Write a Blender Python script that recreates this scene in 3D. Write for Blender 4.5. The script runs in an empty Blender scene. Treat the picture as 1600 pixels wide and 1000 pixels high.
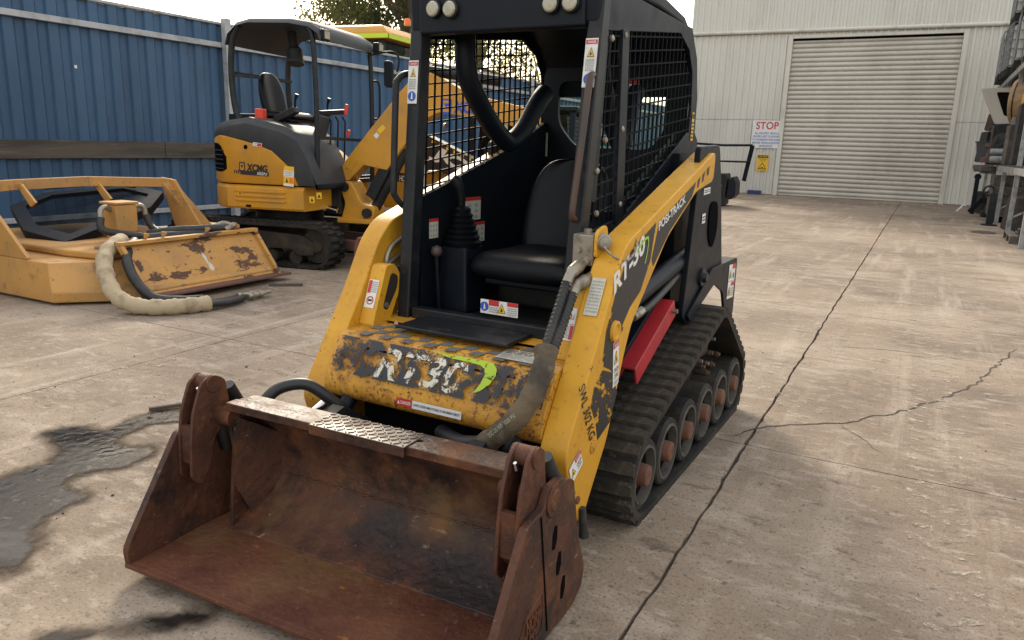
import bpy, bmesh, math, random
from mathutils import Vector, Matrix, noise
R = math.radians
rng = random.Random(7)
scene = bpy.context.scene
COL = scene.collection

# ------------------------------------------------------------------ camera
CAM_H = 1.28
F_PX, PITCH, ROLL, CYAW = 1181.41, R(13.1318), R(1.7112), R(28.0153)
_fw = Vector((-math.sin(CYAW)*math.cos(PITCH), math.cos(CYAW)*math.cos(PITCH), -math.sin(PITCH)))
_r0 = Vector((math.cos(CYAW), math.sin(CYAW), 0)); _u0 = _r0.cross(_fw)
_r = math.cos(ROLL)*_r0 + math.sin(ROLL)*_u0; _u = -math.sin(ROLL)*_r0 + math.cos(ROLL)*_u0
cam = bpy.data.cameras.new('camera'); cam.sensor_width = 36; cam.lens = F_PX/1600*36; cam.clip_end = 2000; cam.clip_start = .05
camo = bpy.data.objects.new('camera', cam); COL.objects.link(camo)
camo.matrix_world = Matrix(((_r.x,_u.x,-_fw.x,0),(_r.y,_u.y,-_fw.y,0),(_r.z,_u.z,-_fw.z,CAM_H),(0,0,0,1)))
scene.camera = camo
EYE = Vector((0,0,CAM_H))

# ------------------------------------------------------------------ sky and sun
SUN_EL, SUN_AZ = 27, -40          # elevation; azimuth from +Y, negative to the left
world = bpy.data.worlds.new('World'); scene.world = world; world.use_nodes = True
wn = world.node_tree; bg = wn.nodes['Background']
sky = wn.nodes.new('ShaderNodeTexSky'); sky.sky_type = 'NISHITA'; sky.sun_disc = False
sky.sun_elevation = R(SUN_EL); sky.sun_rotation = R(SUN_AZ); sky.air_density = 1.3; sky.dust_density = 3.0; sky.ozone_density = 1.0
cl = wn.nodes.new('ShaderNodeMixRGB'); cl.blend_type = 'MIX'; cl.inputs['Fac'].default_value = .45
cl.inputs['Color2'].default_value = (7.3, 6.8, 6.05, 1)          # thin even cloud veil
wn.links.new(sky.outputs['Color'], cl.inputs['Color1']); wn.links.new(cl.outputs['Color'], bg.inputs['Color'])
bg.inputs['Strength'].default_value = .13
sl = bpy.data.lights.new('sun', 'SUN'); sl.energy = 1.5; sl.angle = R(12); sl.color = (1, .89, .72)
so = bpy.data.objects.new('sun', sl); COL.objects.link(so)
_sd = Vector((math.sin(R(SUN_AZ))*math.cos(R(SUN_EL)), math.cos(R(SUN_AZ))*math.cos(R(SUN_EL)), math.sin(R(SUN_EL))))
so.rotation_euler = _sd.to_track_quat('Z', 'Y').to_euler()
vs = scene.view_settings; vs.view_transform = 'Standard'; vs.look = 'None'; vs.gamma = 1; vs.exposure = 1.2; vs.use_curve_mapping = False

# ------------------------------------------------------------------ helpers
class Frame:
    """local frame (x right/forward, y, z) of a thing; px() turns a photo pixel into a local point on a plane"""
    def __init__(s, o=(0,0,0), deg=0):
        s.o = Vector(o); s.deg = deg; a = R(deg)
        s.A = [Vector((math.cos(a), math.sin(a), 0)), Vector((-math.sin(a), math.cos(a), 0)), Vector((0,0,1))]
    def px(s, p, ax, val):
        d = _fw + (p[0]-800)/F_PX*_r - (p[1]-500)/F_PX*_u
        N = s.A[ax]; t = (val-(EYE-s.o).dot(N))/d.dot(N); v = EYE+t*d-s.o
        return Vector([v.dot(a) for a in s.A])
WF = Frame()

class B:
    def __init__(s): s.bm = bmesh.new(); s.mi = 0
    def _f(s, vs):
        try:
            f = s.bm.faces.new(vs); f.material_index = s.mi; return f
        except ValueError: return None
    def face(s, pts): return s._f([s.bm.verts.new(p) for p in pts])
    def box(s, a, b):
        x0,y0,z0 = a; x1,y1,z1 = b
        v = [s.bm.verts.new(p) for p in ((x0,y0,z0),(x1,y0,z0),(x1,y1,z0),(x0,y1,z0),(x0,y0,z1),(x1,y0,z1),(x1,y1,z1),(x0,y1,z1))]
        for q in ((0,3,2,1),(4,5,6,7),(0,1,5,4),(1,2,6,5),(2,3,7,6),(3,0,4,7)): s._f([v[i] for i in q])
        return s
    def prism(s, poly, ax, a, b):
        def P(p, t): return {0:(t,p[0],p[1]), 1:(p[0],t,p[1]), 2:(p[0],p[1],t)}[ax]
        lo = [s.bm.verts.new(P(p,a)) for p in poly]; hi = [s.bm.verts.new(P(p,b)) for p in poly]
        s._f(lo[::-1]); s._f(hi); n = len(poly)
        for i in range(n): s._f([lo[i], lo[(i+1)%n], hi[(i+1)%n], hi[i]])
        return s
    def loft(s, rings, caps=True, closed=True):
        V = [[s.bm.verts.new(p) for p in r] for r in rings]
        for a, b in zip(V, V[1:]):
            n = len(a)
            for i in range(n if closed else n-1): s._f([a[i], a[(i+1)%n], b[(i+1)%n], b[i]])
        if caps: s._f(V[0][::-1]); s._f(V[-1])
        return s
    def tube(s, pts, r, n=10, caps=True):
        pts = [Vector(p) for p in pts]; rings = []; ref = None
        for i, p in enumerate(pts):
            d = ((pts[min(i+1,len(pts)-1)]-p).normalized() + (p-pts[max(i-1,0)]).normalized())
            if d.length < 1e-6: d = pts[min(i+1,len(pts)-1)]-p
            d.normalize()
            if ref is None: ref = Vector((0,0,1)) if abs(d.z) < .9 else Vector((1,0,0))
            a = d.cross(ref)
            if a.length < 1e-4: a = d.cross(Vector((0,1,.3)))
            a.normalize(); b = a.cross(d).normalized(); ref = b
            rr = r[i] if isinstance(r, (list,tuple)) else r
            rings.append([p+rr*(math.cos(2*math.pi*k/n)*a+math.sin(2*math.pi*k/n)*b) for k in range(n)])
        return s.loft(rings, caps)
    def cyl(s, p0, p1, r0, r1=None, n=20): return s.tube([p0,p1], [r0, r0 if r1 is None else r1], n)
    def lathe(s, p0, d, prof, n=24, caps=True):
        p0 = Vector(p0); d = Vector(d).normalized()
        ref = Vector((0,0,1)) if abs(d.z) < .9 else Vector((1,0,0)); a = d.cross(ref).normalized(); b = a.cross(d)
        return s.loft([[p0+t*d+max(rr,1e-4)*(math.cos(2*math.pi*k/n)*a+math.sin(2*math.pi*k/n)*b) for k in range(n)] for t, rr in prof], caps)
    def bar(s, p0, p1, w, h, up=(0,0,1)):
        p0 = Vector(p0); p1 = Vector(p1); d = (p1-p0).normalized(); a = d.cross(Vector(up))
        if a.length < 1e-4: a = d.cross(Vector((0,1,0)))
        a.normalize(); b = a.cross(d)
        return s.loft([[p+sx*a*w/2+sy*b*h/2 for sx,sy in ((-1,-1),(1,-1),(1,1),(-1,1))] for p in (p0,p1)])
    def text(s, body, o, u, v, w, h, shear=0, bold=.012):
        cu = bpy.data.curves.new('t','FONT'); cu.body = body; cu.shear = shear; cu.offset = bold; cu.resolution_u = 3
        ob = bpy.data.objects.new('t', cu); me = bpy.data.meshes.new_from_object(ob)
        if len(me.vertices):
            xs = [q.co.x for q in me.vertices]; ys = [q.co.y for q in me.vertices]
            x0,x1,y0,y1 = min(xs),max(xs),min(ys),max(ys)
            o = Vector(o); u = Vector(u); v = Vector(v)
            V = [s.bm.verts.new(o+u*((q.co.x-x0)/max(1e-6,x1-x0)*w)+v*((q.co.y-y0)/max(1e-6,y1-y0)*h)) for q in me.vertices]
            for p in me.polygons: s._f([V[i] for i in p.vertices])
        bpy.data.objects.remove(ob); bpy.data.curves.remove(cu); bpy.data.meshes.remove(me)
        return s
    def mesh(s, name, mats, smooth=None, normals=True):
        if normals: bmesh.ops.recalc_face_normals(s.bm, faces=s.bm.faces[:])
        me = bpy.data.meshes.new(name); s.bm.to_mesh(me); s.bm.free()
        for m in (mats if isinstance(mats,(list,tuple)) else [mats]): me.materials.append(m)
        if smooth:
            for p in me.polygons: p.use_smooth = True
            me.set_sharp_from_angle(angle=R(smooth))
        return me
    def build(s, name, mats, parent=None, bevel=0, smooth=38, loc=None, normals=True, label=None):
        o = bpy.data.objects.new(name, s.mesh(name, mats, smooth, normals)); COL.objects.link(o)
        if parent: o.parent = parent
        if loc: o.location = loc
        if bevel:
            m = o.modifiers.new('bevel','BEVEL'); m.width = bevel; m.segments = 2; m.limit_method = 'ANGLE'; m.angle_limit = R(35); m.harden_normals = True
        if label: o['label'] = label
        return o
def tag(o, label, cat, group=None, kind=None):
    if label: o['label'] = label
    if cat: o['category'] = cat
    if group: o['group'] = group
    if kind: o['kind'] = kind
    return o
def thing(name, label, cat, frame=None, group=None):
    o = bpy.data.objects.new(name, None); COL.objects.link(o); o.empty_display_size = .2
    if frame: o.location = frame.o; o.rotation_euler = (0,0,R(frame.deg))
    return tag(o, label, cat, group)
def copyo(o, parent=None, loc=None, rot=None):
    c = o.copy(); COL.objects.link(c); c.parent = parent
    if loc is not None: c.location = loc
    if rot is not None: c.rotation_euler = rot
    return c
def copy_tree(o, parent=None):
    c = copyo(o, parent)
    for ch in list(o.children): copy_tree(ch, c)
    return c
def inst(name, me, parent, loc=(0,0,0), rot=(0,0,0)):
    o = bpy.data.objects.new(name, me); COL.objects.link(o); o.parent = parent; o.location = loc; o.rotation_euler = rot
    return o
def smoothpath(pts, k=6):
    pts = [Vector(p) for p in pts]; out = []
    for i in range(len(pts)-1):
        a = pts[max(i-1,0)]; b = pts[i]; c = pts[i+1]; d = pts[min(i+2,len(pts)-1)]
        for j in range(k):
            t = j/k; out.append(.5*((2*b)+(c-a)*t+(2*a-5*b+4*c-d)*t*t+(3*b-a-3*c+d)*t**3))
    return out+[pts[-1]]
def roundpoly(pts, r, k=4):
    out = []; n = len(pts)
    for i in range(n):
        p = Vector(pts[i]).to_2d(); a = Vector(pts[i-1]).to_2d(); b = Vector(pts[(i+1)%n]).to_2d()
        ra = min(r, (a-p).length*.45); rb = min(r, (b-p).length*.45)
        A = p+(a-p).normalized()*ra; Bq = p+(b-p).normalized()*rb
        for j in range(k+1):
            t = j/k; q = (1-t)**2*A+2*t*(1-t)*p+t*t*Bq; out.append((q.x,q.y))
    return out

# ------------------------------------------------------------------ materials
def mat(name, base, rough=.5, metal=0, layers=(), bump=None, coords='obj', coat=0, rvar=0, spec=None):
    """procedural: base colour, then layers (colour, scale, lo, hi, (sx,sy,sz), roughness or None, amount)"""
    m = bpy.data.materials.new(name); m.use_nodes = True; nt = m.node_tree; N = nt.nodes; L = nt.links
    p = N['Principled BSDF']; p.inputs['Metallic'].default_value = metal
    if spec is not None: p.inputs['Specular IOR Level'].default_value = spec
    if coat: p.inputs['Coat Weight'].default_value = coat; p.inputs['Coat Roughness'].default_value = .15
    if coords == 'obj': tc = N.new('ShaderNodeTexCoord').outputs['Object']
    else: tc = N.new('ShaderNodeNewGeometry').outputs['Position']
    col = N.new('ShaderNodeRGB'); col.outputs[0].default_value = (*base,1); cur = col.outputs[0]
    rv = N.new('ShaderNodeValue'); rv.outputs[0].default_value = rough; rcur = rv.outputs[0]
    for i, ly in enumerate(layers):
        c, sc, lo, hi = ly[:4]; st = ly[4] if len(ly) > 4 and ly[4] else (1,1,1); rr = ly[5] if len(ly) > 5 else None; am = ly[6] if len(ly) > 6 else 1
        mp = N.new('ShaderNodeMapping'); mp.inputs['Scale'].default_value = st; mp.inputs['Location'].default_value = (i*3.7, i*1.9, i*5.3)
        nz = N.new('ShaderNodeTexNoise'); nz.inputs['Scale'].default_value = sc; nz.inputs['Detail'].default_value = 6; nz.inputs['Roughness'].default_value = .62
        rp = N.new('ShaderNodeMapRange'); rp.inputs['From Min'].default_value = lo; rp.inputs['From Max'].default_value = hi; rp.inputs['To Max'].default_value = am
        mx = N.new('ShaderNodeMixRGB'); mx.inputs['Color2'].default_value = (*c,1)
        L.new(tc, mp.inputs['Vector']); L.new(mp.outputs[0], nz.inputs['Vector']); L.new(nz.outputs['Fac'], rp.inputs['Value'])
        L.new(rp.outputs[0], mx.inputs['Fac']); L.new(cur, mx.inputs['Color1']); cur = mx.outputs[0]
        if rr is not None:
            m2 = N.new('ShaderNodeMix'); m2.inputs['B'].default_value = rr
            L.new(rp.outputs[0], m2.inputs['Factor']); L.new(rcur, m2.inputs['A']); rcur = m2.outputs[0]
    L.new(cur, p.inputs['Base Color'])
    if rvar:
        nz = N.new('ShaderNodeTexNoise'); nz.inputs['Scale'].default_value = 14; L.new(tc, nz.inputs['Vector'])
        ma = N.new('ShaderNodeMath'); ma.operation = 'MULTIPLY_ADD'; ma.inputs[1].default_value = rvar; L.new(nz.outputs['Fac'], ma.inputs[0]); L.new(rcur, ma.inputs[2]); rcur = ma.outputs[0]
    L.new(rcur, p.inputs['Roughness'])
    if bump:
        nz = N.new('ShaderNodeTexNoise'); nz.inputs['Scale'].default_value = bump[1]; nz.inputs['Detail'].default_value = 5; L.new(tc, nz.inputs['Vector'])
        bp = N.new('ShaderNodeBump'); bp.inputs['Strength'].default_value = bump[0]; bp.inputs['Distance'].default_value = .01
        L.new(nz.outputs['Fac'], bp.inputs['Height']); L.new(bp.outputs[0], p.inputs['Normal'])
    return m
def flaked(name, color, lo, hi, scale, rough=.5):
    """a printed film that has come off in flakes: the paint below shows through"""
    m = mat(name, color, rough); nt = m.node_tree; N = nt.nodes; L = nt.links
    tc = N.new('ShaderNodeTexCoord'); nz = N.new('ShaderNodeTexNoise'); nz.inputs['Scale'].default_value = scale; nz.inputs['Detail'].default_value = 12; nz.inputs['Roughness'].default_value = .78; nz.inputs['Distortion'].default_value = .5
    rp = N.new('ShaderNodeMapRange'); rp.inputs['From Min'].default_value = lo; rp.inputs['From Max'].default_value = hi
    tr = N.new('ShaderNodeBsdfTransparent'); mx = N.new('ShaderNodeMixShader')
    L.new(tc.outputs['Object'], nz.inputs['Vector']); L.new(nz.outputs['Fac'], rp.inputs['Value']); L.new(rp.outputs[0], mx.inputs['Fac'])
    L.new(tr.outputs[0], mx.inputs[1]); L.new(N['Principled BSDF'].outputs[0], mx.inputs[2]); L.new(mx.outputs[0], N['Material Output'].inputs['Surface'])
    return m
def glass(name, tint, rough=.02, mix=.12):
    m = bpy.data.materials.new(name); m.use_nodes = True; nt = m.node_tree; N = nt.nodes; L = nt.links
    p = N['Principled BSDF']; p.inputs['Base Color'].default_value = (.02,.02,.02,1); p.inputs['Roughness'].default_value = rough
    tr = N.new('ShaderNodeBsdfTransparent'); tr.inputs['Color'].default_value = (*tint,1); mx = N.new('ShaderNodeMixShader')
    fr = N.new('ShaderNodeFresnel'); fr.inputs['IOR'].default_value = 1.45
    ad = N.new('ShaderNodeMath'); ad.operation = 'ADD'; ad.inputs[1].default_value = mix; L.new(fr.outputs[0], ad.inputs[0]); L.new(ad.outputs[0], mx.inputs['Fac'])
    L.new(tr.outputs[0], mx.inputs[1]); L.new(p.outputs[0], mx.inputs[2]); L.new(mx.outputs[0], N['Material Output'].inputs['Surface'])
    return m
dirt = (.16,.115,.07)
RUSTY = (.12,.045,.018)
M = {}
M['yellow'] = mat('loader_yellow', (.66,.335,.022), .42, layers=[((.50,.235,.02),3,.42,.72), ((.36,.19,.045),9,.56,.74,(1,1,.5),.7,.6), ((.30,.15,.035),40,.60,.70,None,.7,.6), (RUSTY,26,.665,.69,None,.8), (RUSTY,70,.66,.70,None,.8), ((.55,.42,.22),90,.68,.72,None,None,.6)], bump=(.10,45), rvar=.15, spec=.4)
M['yellow_worn'] = mat('loader_yellow_worn', (.60,.29,.022), .5, layers=[((.42,.19,.02),5,.4,.65), ((.26,.095,.02),7,.50,.66,None,.75,.85), ((.17,.060,.018),60,.54,.62,None,.85,.8), (RUSTY,26,.60,.66,None,.85), ((.50,.36,.16),45,.66,.72,None,None,.7)], bump=(.35,60))
M['xyellow'] = mat('excavator_yellow', (.57,.265,.02), .4, layers=[((.46,.22,.035),4,.4,.7), ((.28,.18,.08),3,.55,.75,None,.7,.7), ((.10,.07,.045),18,.66,.72,None,.8,.7)], bump=(.04,20), spec=.4)
M['syellow'] = mat('slasher_yellow', (.50,.255,.065), .55, layers=[((.37,.20,.065),3,.4,.66), ((.16,.10,.055),5,.58,.68,None,.8,.75), ((.22,.15,.09),1.4,.54,.72,(1,1,.6),.8,.6), ((.09,.05,.03),30,.64,.70,None,.85,.8)], bump=(.08,25))
M['syellow_worn'] = mat('slasher_yellow_scraped', (.52,.26,.06), .55, layers=[((.38,.20,.06),4,.4,.7), ((.10,.05,.03),3.6,.565,.585,(1,.8,2.0),.85), ((.07,.035,.025),11,.64,.67,(1,1,3),.85), ((.50,.42,.30),13,.70,.73), ((.30,.15,.05),30,.58,.7)], bump=(.1,25))
M['black'] = mat('cab_black', (.005,.0075,.013), .38, layers=[((.014,.016,.020),5,.5,.8,None,.6,.8)], bump=(.03,40), rvar=.15, spec=.22)
M['black_dusty'] = mat('dusty_black', (.012,.012,.014), .5, layers=[((.06,.05,.038),6,.48,.78,None,.8,.8)], bump=(.1,40), spec=.25)
M['blackmetal'] = mat('worn_black_steel', (.011,.012,.015), .42, layers=[((.045,.042,.040),10,.52,.78,None,.6,.9), ((.10,.055,.03),30,.66,.72,None,.8,.8)], bump=(.08,60), spec=.3)
M['vinyl'] = mat('seat_vinyl', (.004,.005,.007), .36, layers=[((.010,.011,.013),4,.45,.8,None,.5,.8)], bump=(.12,220), spec=.18)
M['rubber'] = mat('track_rubber', (.017,.016,.015), .68, layers=[((.075,.06,.043),5,.46,.74,None,.9,.8), ((.12,.10,.072),26,.60,.76,None,.95,.55)], bump=(.4,70), spec=.25)
M['hose'] = mat('black_hose', (.016,.016,.017), .5, layers=[((.06,.05,.04),14,.5,.75,None,.7,.8)])
M['sleeve'] = mat('dirty_hose_sleeve', (.13,.095,.055), .85, layers=[((.05,.04,.03),7,.45,.65), ((.22,.17,.10),18,.55,.75)], bump=(.4,60))
M['beige_sleeve'] = mat('beige_hose_sleeve', (.42,.33,.21), .85, layers=[((.24,.18,.11),9,.5,.7)], bump=(.35,40))
M['rust'] = mat('bucket_rust', (.086,.034,.020), .58, layers=[((.022,.014,.013),3.2,.42,.60,None,.42), ((.155,.055,.021),6,.51,.68,None,.7,.85), ((.20,.115,.045),2.4,.58,.74,None,.75,.6), ((.34,.24,.15),13,.66,.72,(1,.7,4),.7,.6), ((.24,.16,.09),60,.64,.72,None,.8,.6), ((.010,.008,.008),24,.64,.72,None,.5,.7)], bump=(.5,40), spec=.28)
M['rust_floor'] = mat('bucket_floor_rust', (.135,.052,.025), .66, layers=[((.080,.026,.015),3,.4,.6), ((.155,.088,.036),2.2,.50,.66,None,.7,.85), ((.34,.115,.02),7,.69,.74,(1.2,3,1)), ((.27,.20,.13),9,.64,.72,(.35,5,1),.5,.6), ((.19,.13,.085),60,.60,.72,None,.8,.6), ((.03,.018,.014),30,.64,.74,None,None,.6)], bump=(.5,50), spec=.25)
M['hubrust'] = mat('hub_rust', (.15,.058,.028), .75, layers=[((.09,.04,.025),12,.45,.65)], bump=(.3,60))
M['rustblade'] = mat('blade_rust', (.14,.06,.04), .7, layers=[((.09,.05,.04),6,.4,.6)], bump=(.2,30))
M['steel'] = mat('dull_steel', (.30,.27,.22), .38, .6, layers=[((.15,.11,.07),18,.5,.7,None,.7)])
M['chrome'] = mat('bright_steel', (.72,.72,.72), .15, 1)
M['diamond'] = mat('tread_plate', (.17,.145,.125), .5, .3, layers=[((.08,.045,.028),8,.48,.68,None,.75)], bump=(.15,40))
M['galv'] = mat('galvanised', (.27,.27,.265), .55, .3, layers=[((.15,.15,.145),9,.45,.65)])
M['red'] = mat('red_paint', (.42,.022,.03), .42, layers=[((.28,.02,.025),6,.45,.7), ((.12,.07,.06),30,.66,.74,None,.8,.6)], bump=(.05,30))
M['grey_plastic'] = mat('grey_cover', (.042,.045,.050), .55, layers=[((.085,.08,.07),3,.45,.75,None,.75,.7)], bump=(.05,60), spec=.3)
M['dark'] = mat('recess_black', (.004,.004,.005), .9, spec=.02)  # near-black for black parts, and for shade in holes put into colour
M['trackframe'] = mat('track_frame', (.035,.028,.023), .7, layers=[((.09,.065,.043),6,.45,.7,None,.9,.9)], bump=(.3,30), spec=.25)
M['fence'] = mat('blue_sheet', (.046,.108,.198), .5, layers=[((.029,.072,.140),.9,.38,.65,(1,1,.5)), ((.070,.115,.165),14,.58,.8,(1,1,.12),.6,.55), ((.10,.13,.16),5,.66,.8,(1,2,.3),.7,.5), ((.06,.06,.055),2,.60,.8,(1,1,.6),.8,.5)], coords='pos')
M['rail'] = mat('pale_steel_rail', (.42,.43,.44), .5, .2, layers=[((.27,.27,.27),5,.45,.65)])
M['timber'] = mat('weathered_timber', (.095,.078,.062), .85, layers=[((.05,.04,.033),5,.42,.62,(1,.12,1.5)), ((.15,.125,.10),20,.55,.75,(1,.08,1.4))], bump=(.4,25), coords='pos')
M['cream'] = mat('cream_sheet', (.62,.595,.53), .5, layers=[((.52,.49,.43),.8,.45,.7,(1,1,.35)), ((.36,.34,.29),2.4,.60,.78,(1.5,1,.22),.6,.6)], coords='pos')
M['door'] = mat('roller_door_cream', (.56,.52,.45), .48, layers=[((.46,.425,.365),1.2,.45,.7,(1,1,.5)), ((.34,.31,.265),3,.60,.8,(.6,1,2),None,.6)], coords='pos')
M['trim'] = mat('pale_trim', (.60,.57,.50), .5, layers=[((.42,.39,.33),3,.5,.75,(1,1,.3))], coords='pos')
for n, c in dict(white=(.72,.71,.68), d_red=(.52,.03,.03), d_black=(.015,.015,.017), d_yellow=(.78,.46,.02), d_blue=(.03,.09,.42), d_green=(.0,.22,.10), d_lime=(.33,.55,.03), d_grey=(.33,.33,.32), cream_label=(.55,.52,.42)).items():
    M[n] = mat('print_'+n, c, .45, layers=[(tuple(x*.62 for x in c),16,.50,.78,None,None,.8)])
M['xblue'] = mat('print_royal_blue', (.02,.07,.42), .4)
M['orange'] = mat('beacon_orange', (.85,.16,.01), .3)
M['brightred'] = mat('bright_red_plastic', (.75,.06,.03), .4)
M['hiviz'] = mat('hi_vis_strip', (.55,.72,.02), .45)
M['lens'] = mat('lamp_lens', (.40,.36,.26), .2, coat=.8, layers=[((.32,.29,.22),40,.45,.6)])
M['deckblack'] = flaked('flaked_black_film', (.020,.020,.024), .485, .50, 24)
M['deckwhite'] = flaked('flaked_white_film', (.62,.58,.48), .49, .51, 30)
M['decklime'] = flaked('flaked_lime_film', (.36,.50,.02), .43, .46, 34)
M['deckgrey'] = flaked('worn_grey_check_film', (.13,.125,.115), .38, .44, 18, .7)
M['armblack'] = flaked('chipped_black_film', (.020,.020,.023), .38, .40, 14)
M['glass'] = glass('cab_glass', (.74,.95,.93), mix=.02)
M['darkglass'] = glass('tinted_glass', (.10,.20,.19), mix=.25)
M['clearglass'] = glass('clear_glass', (.86,.92,.92))
M['dirt'] = mat('joint_dirt', (.040,.030,.022), .95, coords='pos', layers=[((.09,.07,.05),20,.45,.7)], bump=(.5,60))
def yard():
    m = mat('yard_concrete', (0.258,0.196,0.141), .8, coords='pos', layers=[
        ((0.167,0.125,0.089),.42,.42,.60), ((0.348,0.278,0.209),.8,.50,.66,(.8,1.1,1),None,.85), ((0.126,0.094,0.067),1.5,.56,.70,(.7,1.1,1),.6,.85),
        ((0.404,0.335,0.266),2.6,.54,.70,(2.4,.24,1),None,.6), ((0.404,0.340,0.273),4.5,.55,.69,(.6,1.5,1),None,.6), ((0.111,0.082,0.061),6,.58,.68,(.6,1.6,1),.7,.75),
        ((0.424,0.360,0.292),16,.55,.67,(.7,1.4,1),None,.5), ((0.086,0.065,0.050),24,.61,.68,None,None,.7), ((0.086,0.068,0.054),85,.55,.64,None,None,.7), ((0.505,0.443,0.369),140,.59,.68,None,None,.6)])
    nt = m.node_tree; N = nt.nodes; L = nt.links; g = N.new('ShaderNodeNewGeometry')
    n1 = N.new('ShaderNodeTexNoise'); n1.inputs['Scale'].default_value = 75; n1.inputs['Detail'].default_value = 6; n2 = N.new('ShaderNodeTexNoise'); n2.inputs['Scale'].default_value = 7; n2.inputs['Detail'].default_value = 5
    L.new(g.outputs['Position'], n1.inputs['Vector']); L.new(g.outputs['Position'], n2.inputs['Vector'])
    b1 = N.new('ShaderNodeBump'); b1.inputs['Strength'].default_value = .55; b1.inputs['Distance'].default_value = .006; b2 = N.new('ShaderNodeBump'); b2.inputs['Strength'].default_value = .35; b2.inputs['Distance'].default_value = .02
    L.new(n1.outputs['Fac'], b1.inputs['Height']); L.new(n2.outputs['Fac'], b2.inputs['Height']); L.new(b2.outputs[0], b1.inputs['Normal']); L.new(b1.outputs[0], N['Principled BSDF'].inputs['Normal'])
    N['Principled BSDF'].inputs['Specular IOR Level'].default_value = .3
    return m
M['concrete'] = yard()
def wetmat():
    m = mat('wet_concrete', (.014,.0115,.010), .22, coords='pos', layers=[((.030,.024,.019),6,.45,.70,None,.35), ((.018,.015,.013),2.6,.50,.60,None,.07), ((.02,.018,.016),30,.58,.62,None,.05), ((.05,.04,.03),22,.64,.76,None,.6,.8)], bump=(.14,26), spec=.13); nt = m.node_tree; N = nt.nodes; L = nt.links
    at_ = N.new('ShaderNodeAttribute'); at_.attribute_name = 'wet'; g = N.new('ShaderNodeNewGeometry'); nz = N.new('ShaderNodeTexNoise'); nz.inputs['Scale'].default_value = 9; nz.inputs['Detail'].default_value = 8; nz.inputs['Roughness'].default_value = .65
    L.new(g.outputs['Position'], nz.inputs['Vector']); a = N.new('ShaderNodeMath'); a.operation = 'MULTIPLY_ADD'; a.inputs[1].default_value = .16; L.new(nz.outputs['Fac'], a.inputs[0]); L.new(at_.outputs['Fac'], a.inputs[2])
    core = N.new('ShaderNodeMapRange'); core.inputs['From Min'].default_value = .072; core.inputs['From Max'].default_value = .098; L.new(a.outputs[0], core.inputs['Value'])
    edge = N.new('ShaderNodeMapRange'); edge.inputs['From Min'].default_value = .030; edge.inputs['From Max'].default_value = .092; edge.inputs['To Max'].default_value = .75; L.new(a.outputs[0], edge.inputs['Value'])
    damp = N.new('ShaderNodeBsdfDiffuse'); damp.inputs['Color'].default_value = (.085,.064,.046,1); tr = N.new('ShaderNodeBsdfTransparent')
    m1 = N.new('ShaderNodeMixShader'); L.new(edge.outputs[0], m1.inputs['Fac']); L.new(tr.outputs[0], m1.inputs[1]); L.new(damp.outputs[0], m1.inputs[2])
    m2 = N.new('ShaderNodeMixShader'); L.new(core.outputs[0], m2.inputs['Fac']); L.new(m1.outputs[0], m2.inputs[1]); L.new(N['Principled BSDF'].outputs[0], m2.inputs[2]); L.new(m2.outputs[0], N['Material Output'].inputs['Surface'])
    return m
M['earth'] = mat('yard_earth', (.20,.155,.11), .95, coords='pos', layers=[((.13,.11,.08),.3,.4,.6)])
M['wet'] = wetmat()
M['leafbark'] = mat('bark', (.16,.12,.085), .9, bump=(.5,20))

# ------------------------------------------------------------------ printed labels
def decal(parent, o, u, v, w, h, items, name='label', label=None, base='white'):
    """thin printed film lying on a surface; o lower-left corner, u/v unit directions; items in 0..1 units"""
    o = Vector(o); u = Vector(u).normalized(); v = Vector(v).normalized(); n = u.cross(v).normalized()
    b = B(); mats = []
    def setm(k):
        if k not in mats: mats.append(k)
        b.mi = mats.index(k)
    def P(x, y, l): return o+u*(x*w)+v*(y*h)+n*l
    if base:
        setm(base); b.face([P(0,0,.0015),P(1,0,.0015),P(1,1,.0015),P(0,1,.0015)])
    for i, it in enumerate(items):
        l = .0021+.0003*i; k = it[0]
        if k == 'rect': setm(it[5]); b.face([P(it[1],it[2],l),P(it[3],it[2],l),P(it[3],it[4],l),P(it[1],it[4],l)])
        elif k == 'poly': setm(it[2]); b.face([P(x,y,l) for x,y in it[1]])
        elif k == 'circ': setm(it[4]); b.face([P(it[1]+it[3]/w*math.cos(a*.3927), it[2]+it[3]/h*math.sin(a*.3927), l) for a in range(16)])
        elif k == 'ring':
            setm(it[4])
            for a in range(20):
                q = [(a,.72),(a,1),(a+1,1),(a+1,.72)]
                b.face([P(it[1]+it[3]*s/w*math.cos(t*math.pi/10), it[2]+it[3]*s/h*math.sin(t*math.pi/10), l) for t,s in q])
        elif k == 'text': setm(it[6]); b.text(it[1], P(it[2],it[3],l), u, v, (it[4]-it[2])*w, (it[5]-it[3])*h, it[7] if len(it) > 7 else 0, it[8] if len(it) > 8 else .012)
        elif k == 'lines':
            setm(it[6]); rr = random.Random(int(it[1]*997+it[2]*311+it[5]))
            for j in range(it[5]):
                y = it[2]+(it[4]-it[2])*(j+.25)/it[5]; y2 = y+(it[4]-it[2])*.5/it[5]; x = it[1]
                while x < it[3]-.03:
                    x2 = min(it[3], x+(it[3]-it[1])*rr.uniform(.12,.35)); b.face([P(x,y,l),P(x2,y,l),P(x2,y2,l),P(x,y2,l)]); x = x2+(it[3]-it[1])*.05
    ob = b.build(name, [M[k] for k in mats], parent, smooth=None, normals=False)
    if label: ob['label'] = label
    return ob
def quad_axes(a, b, c):
    """o,u,v,w,h from lower-left, lower-right, upper-left points"""
    a,b,c = Vector(a),Vector(b),Vector(c); u = b-a; v = c-a; w = u.length; u.normalize(); v -= u*v.dot(u); return a,u,v.normalized(),w,v.length
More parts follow.
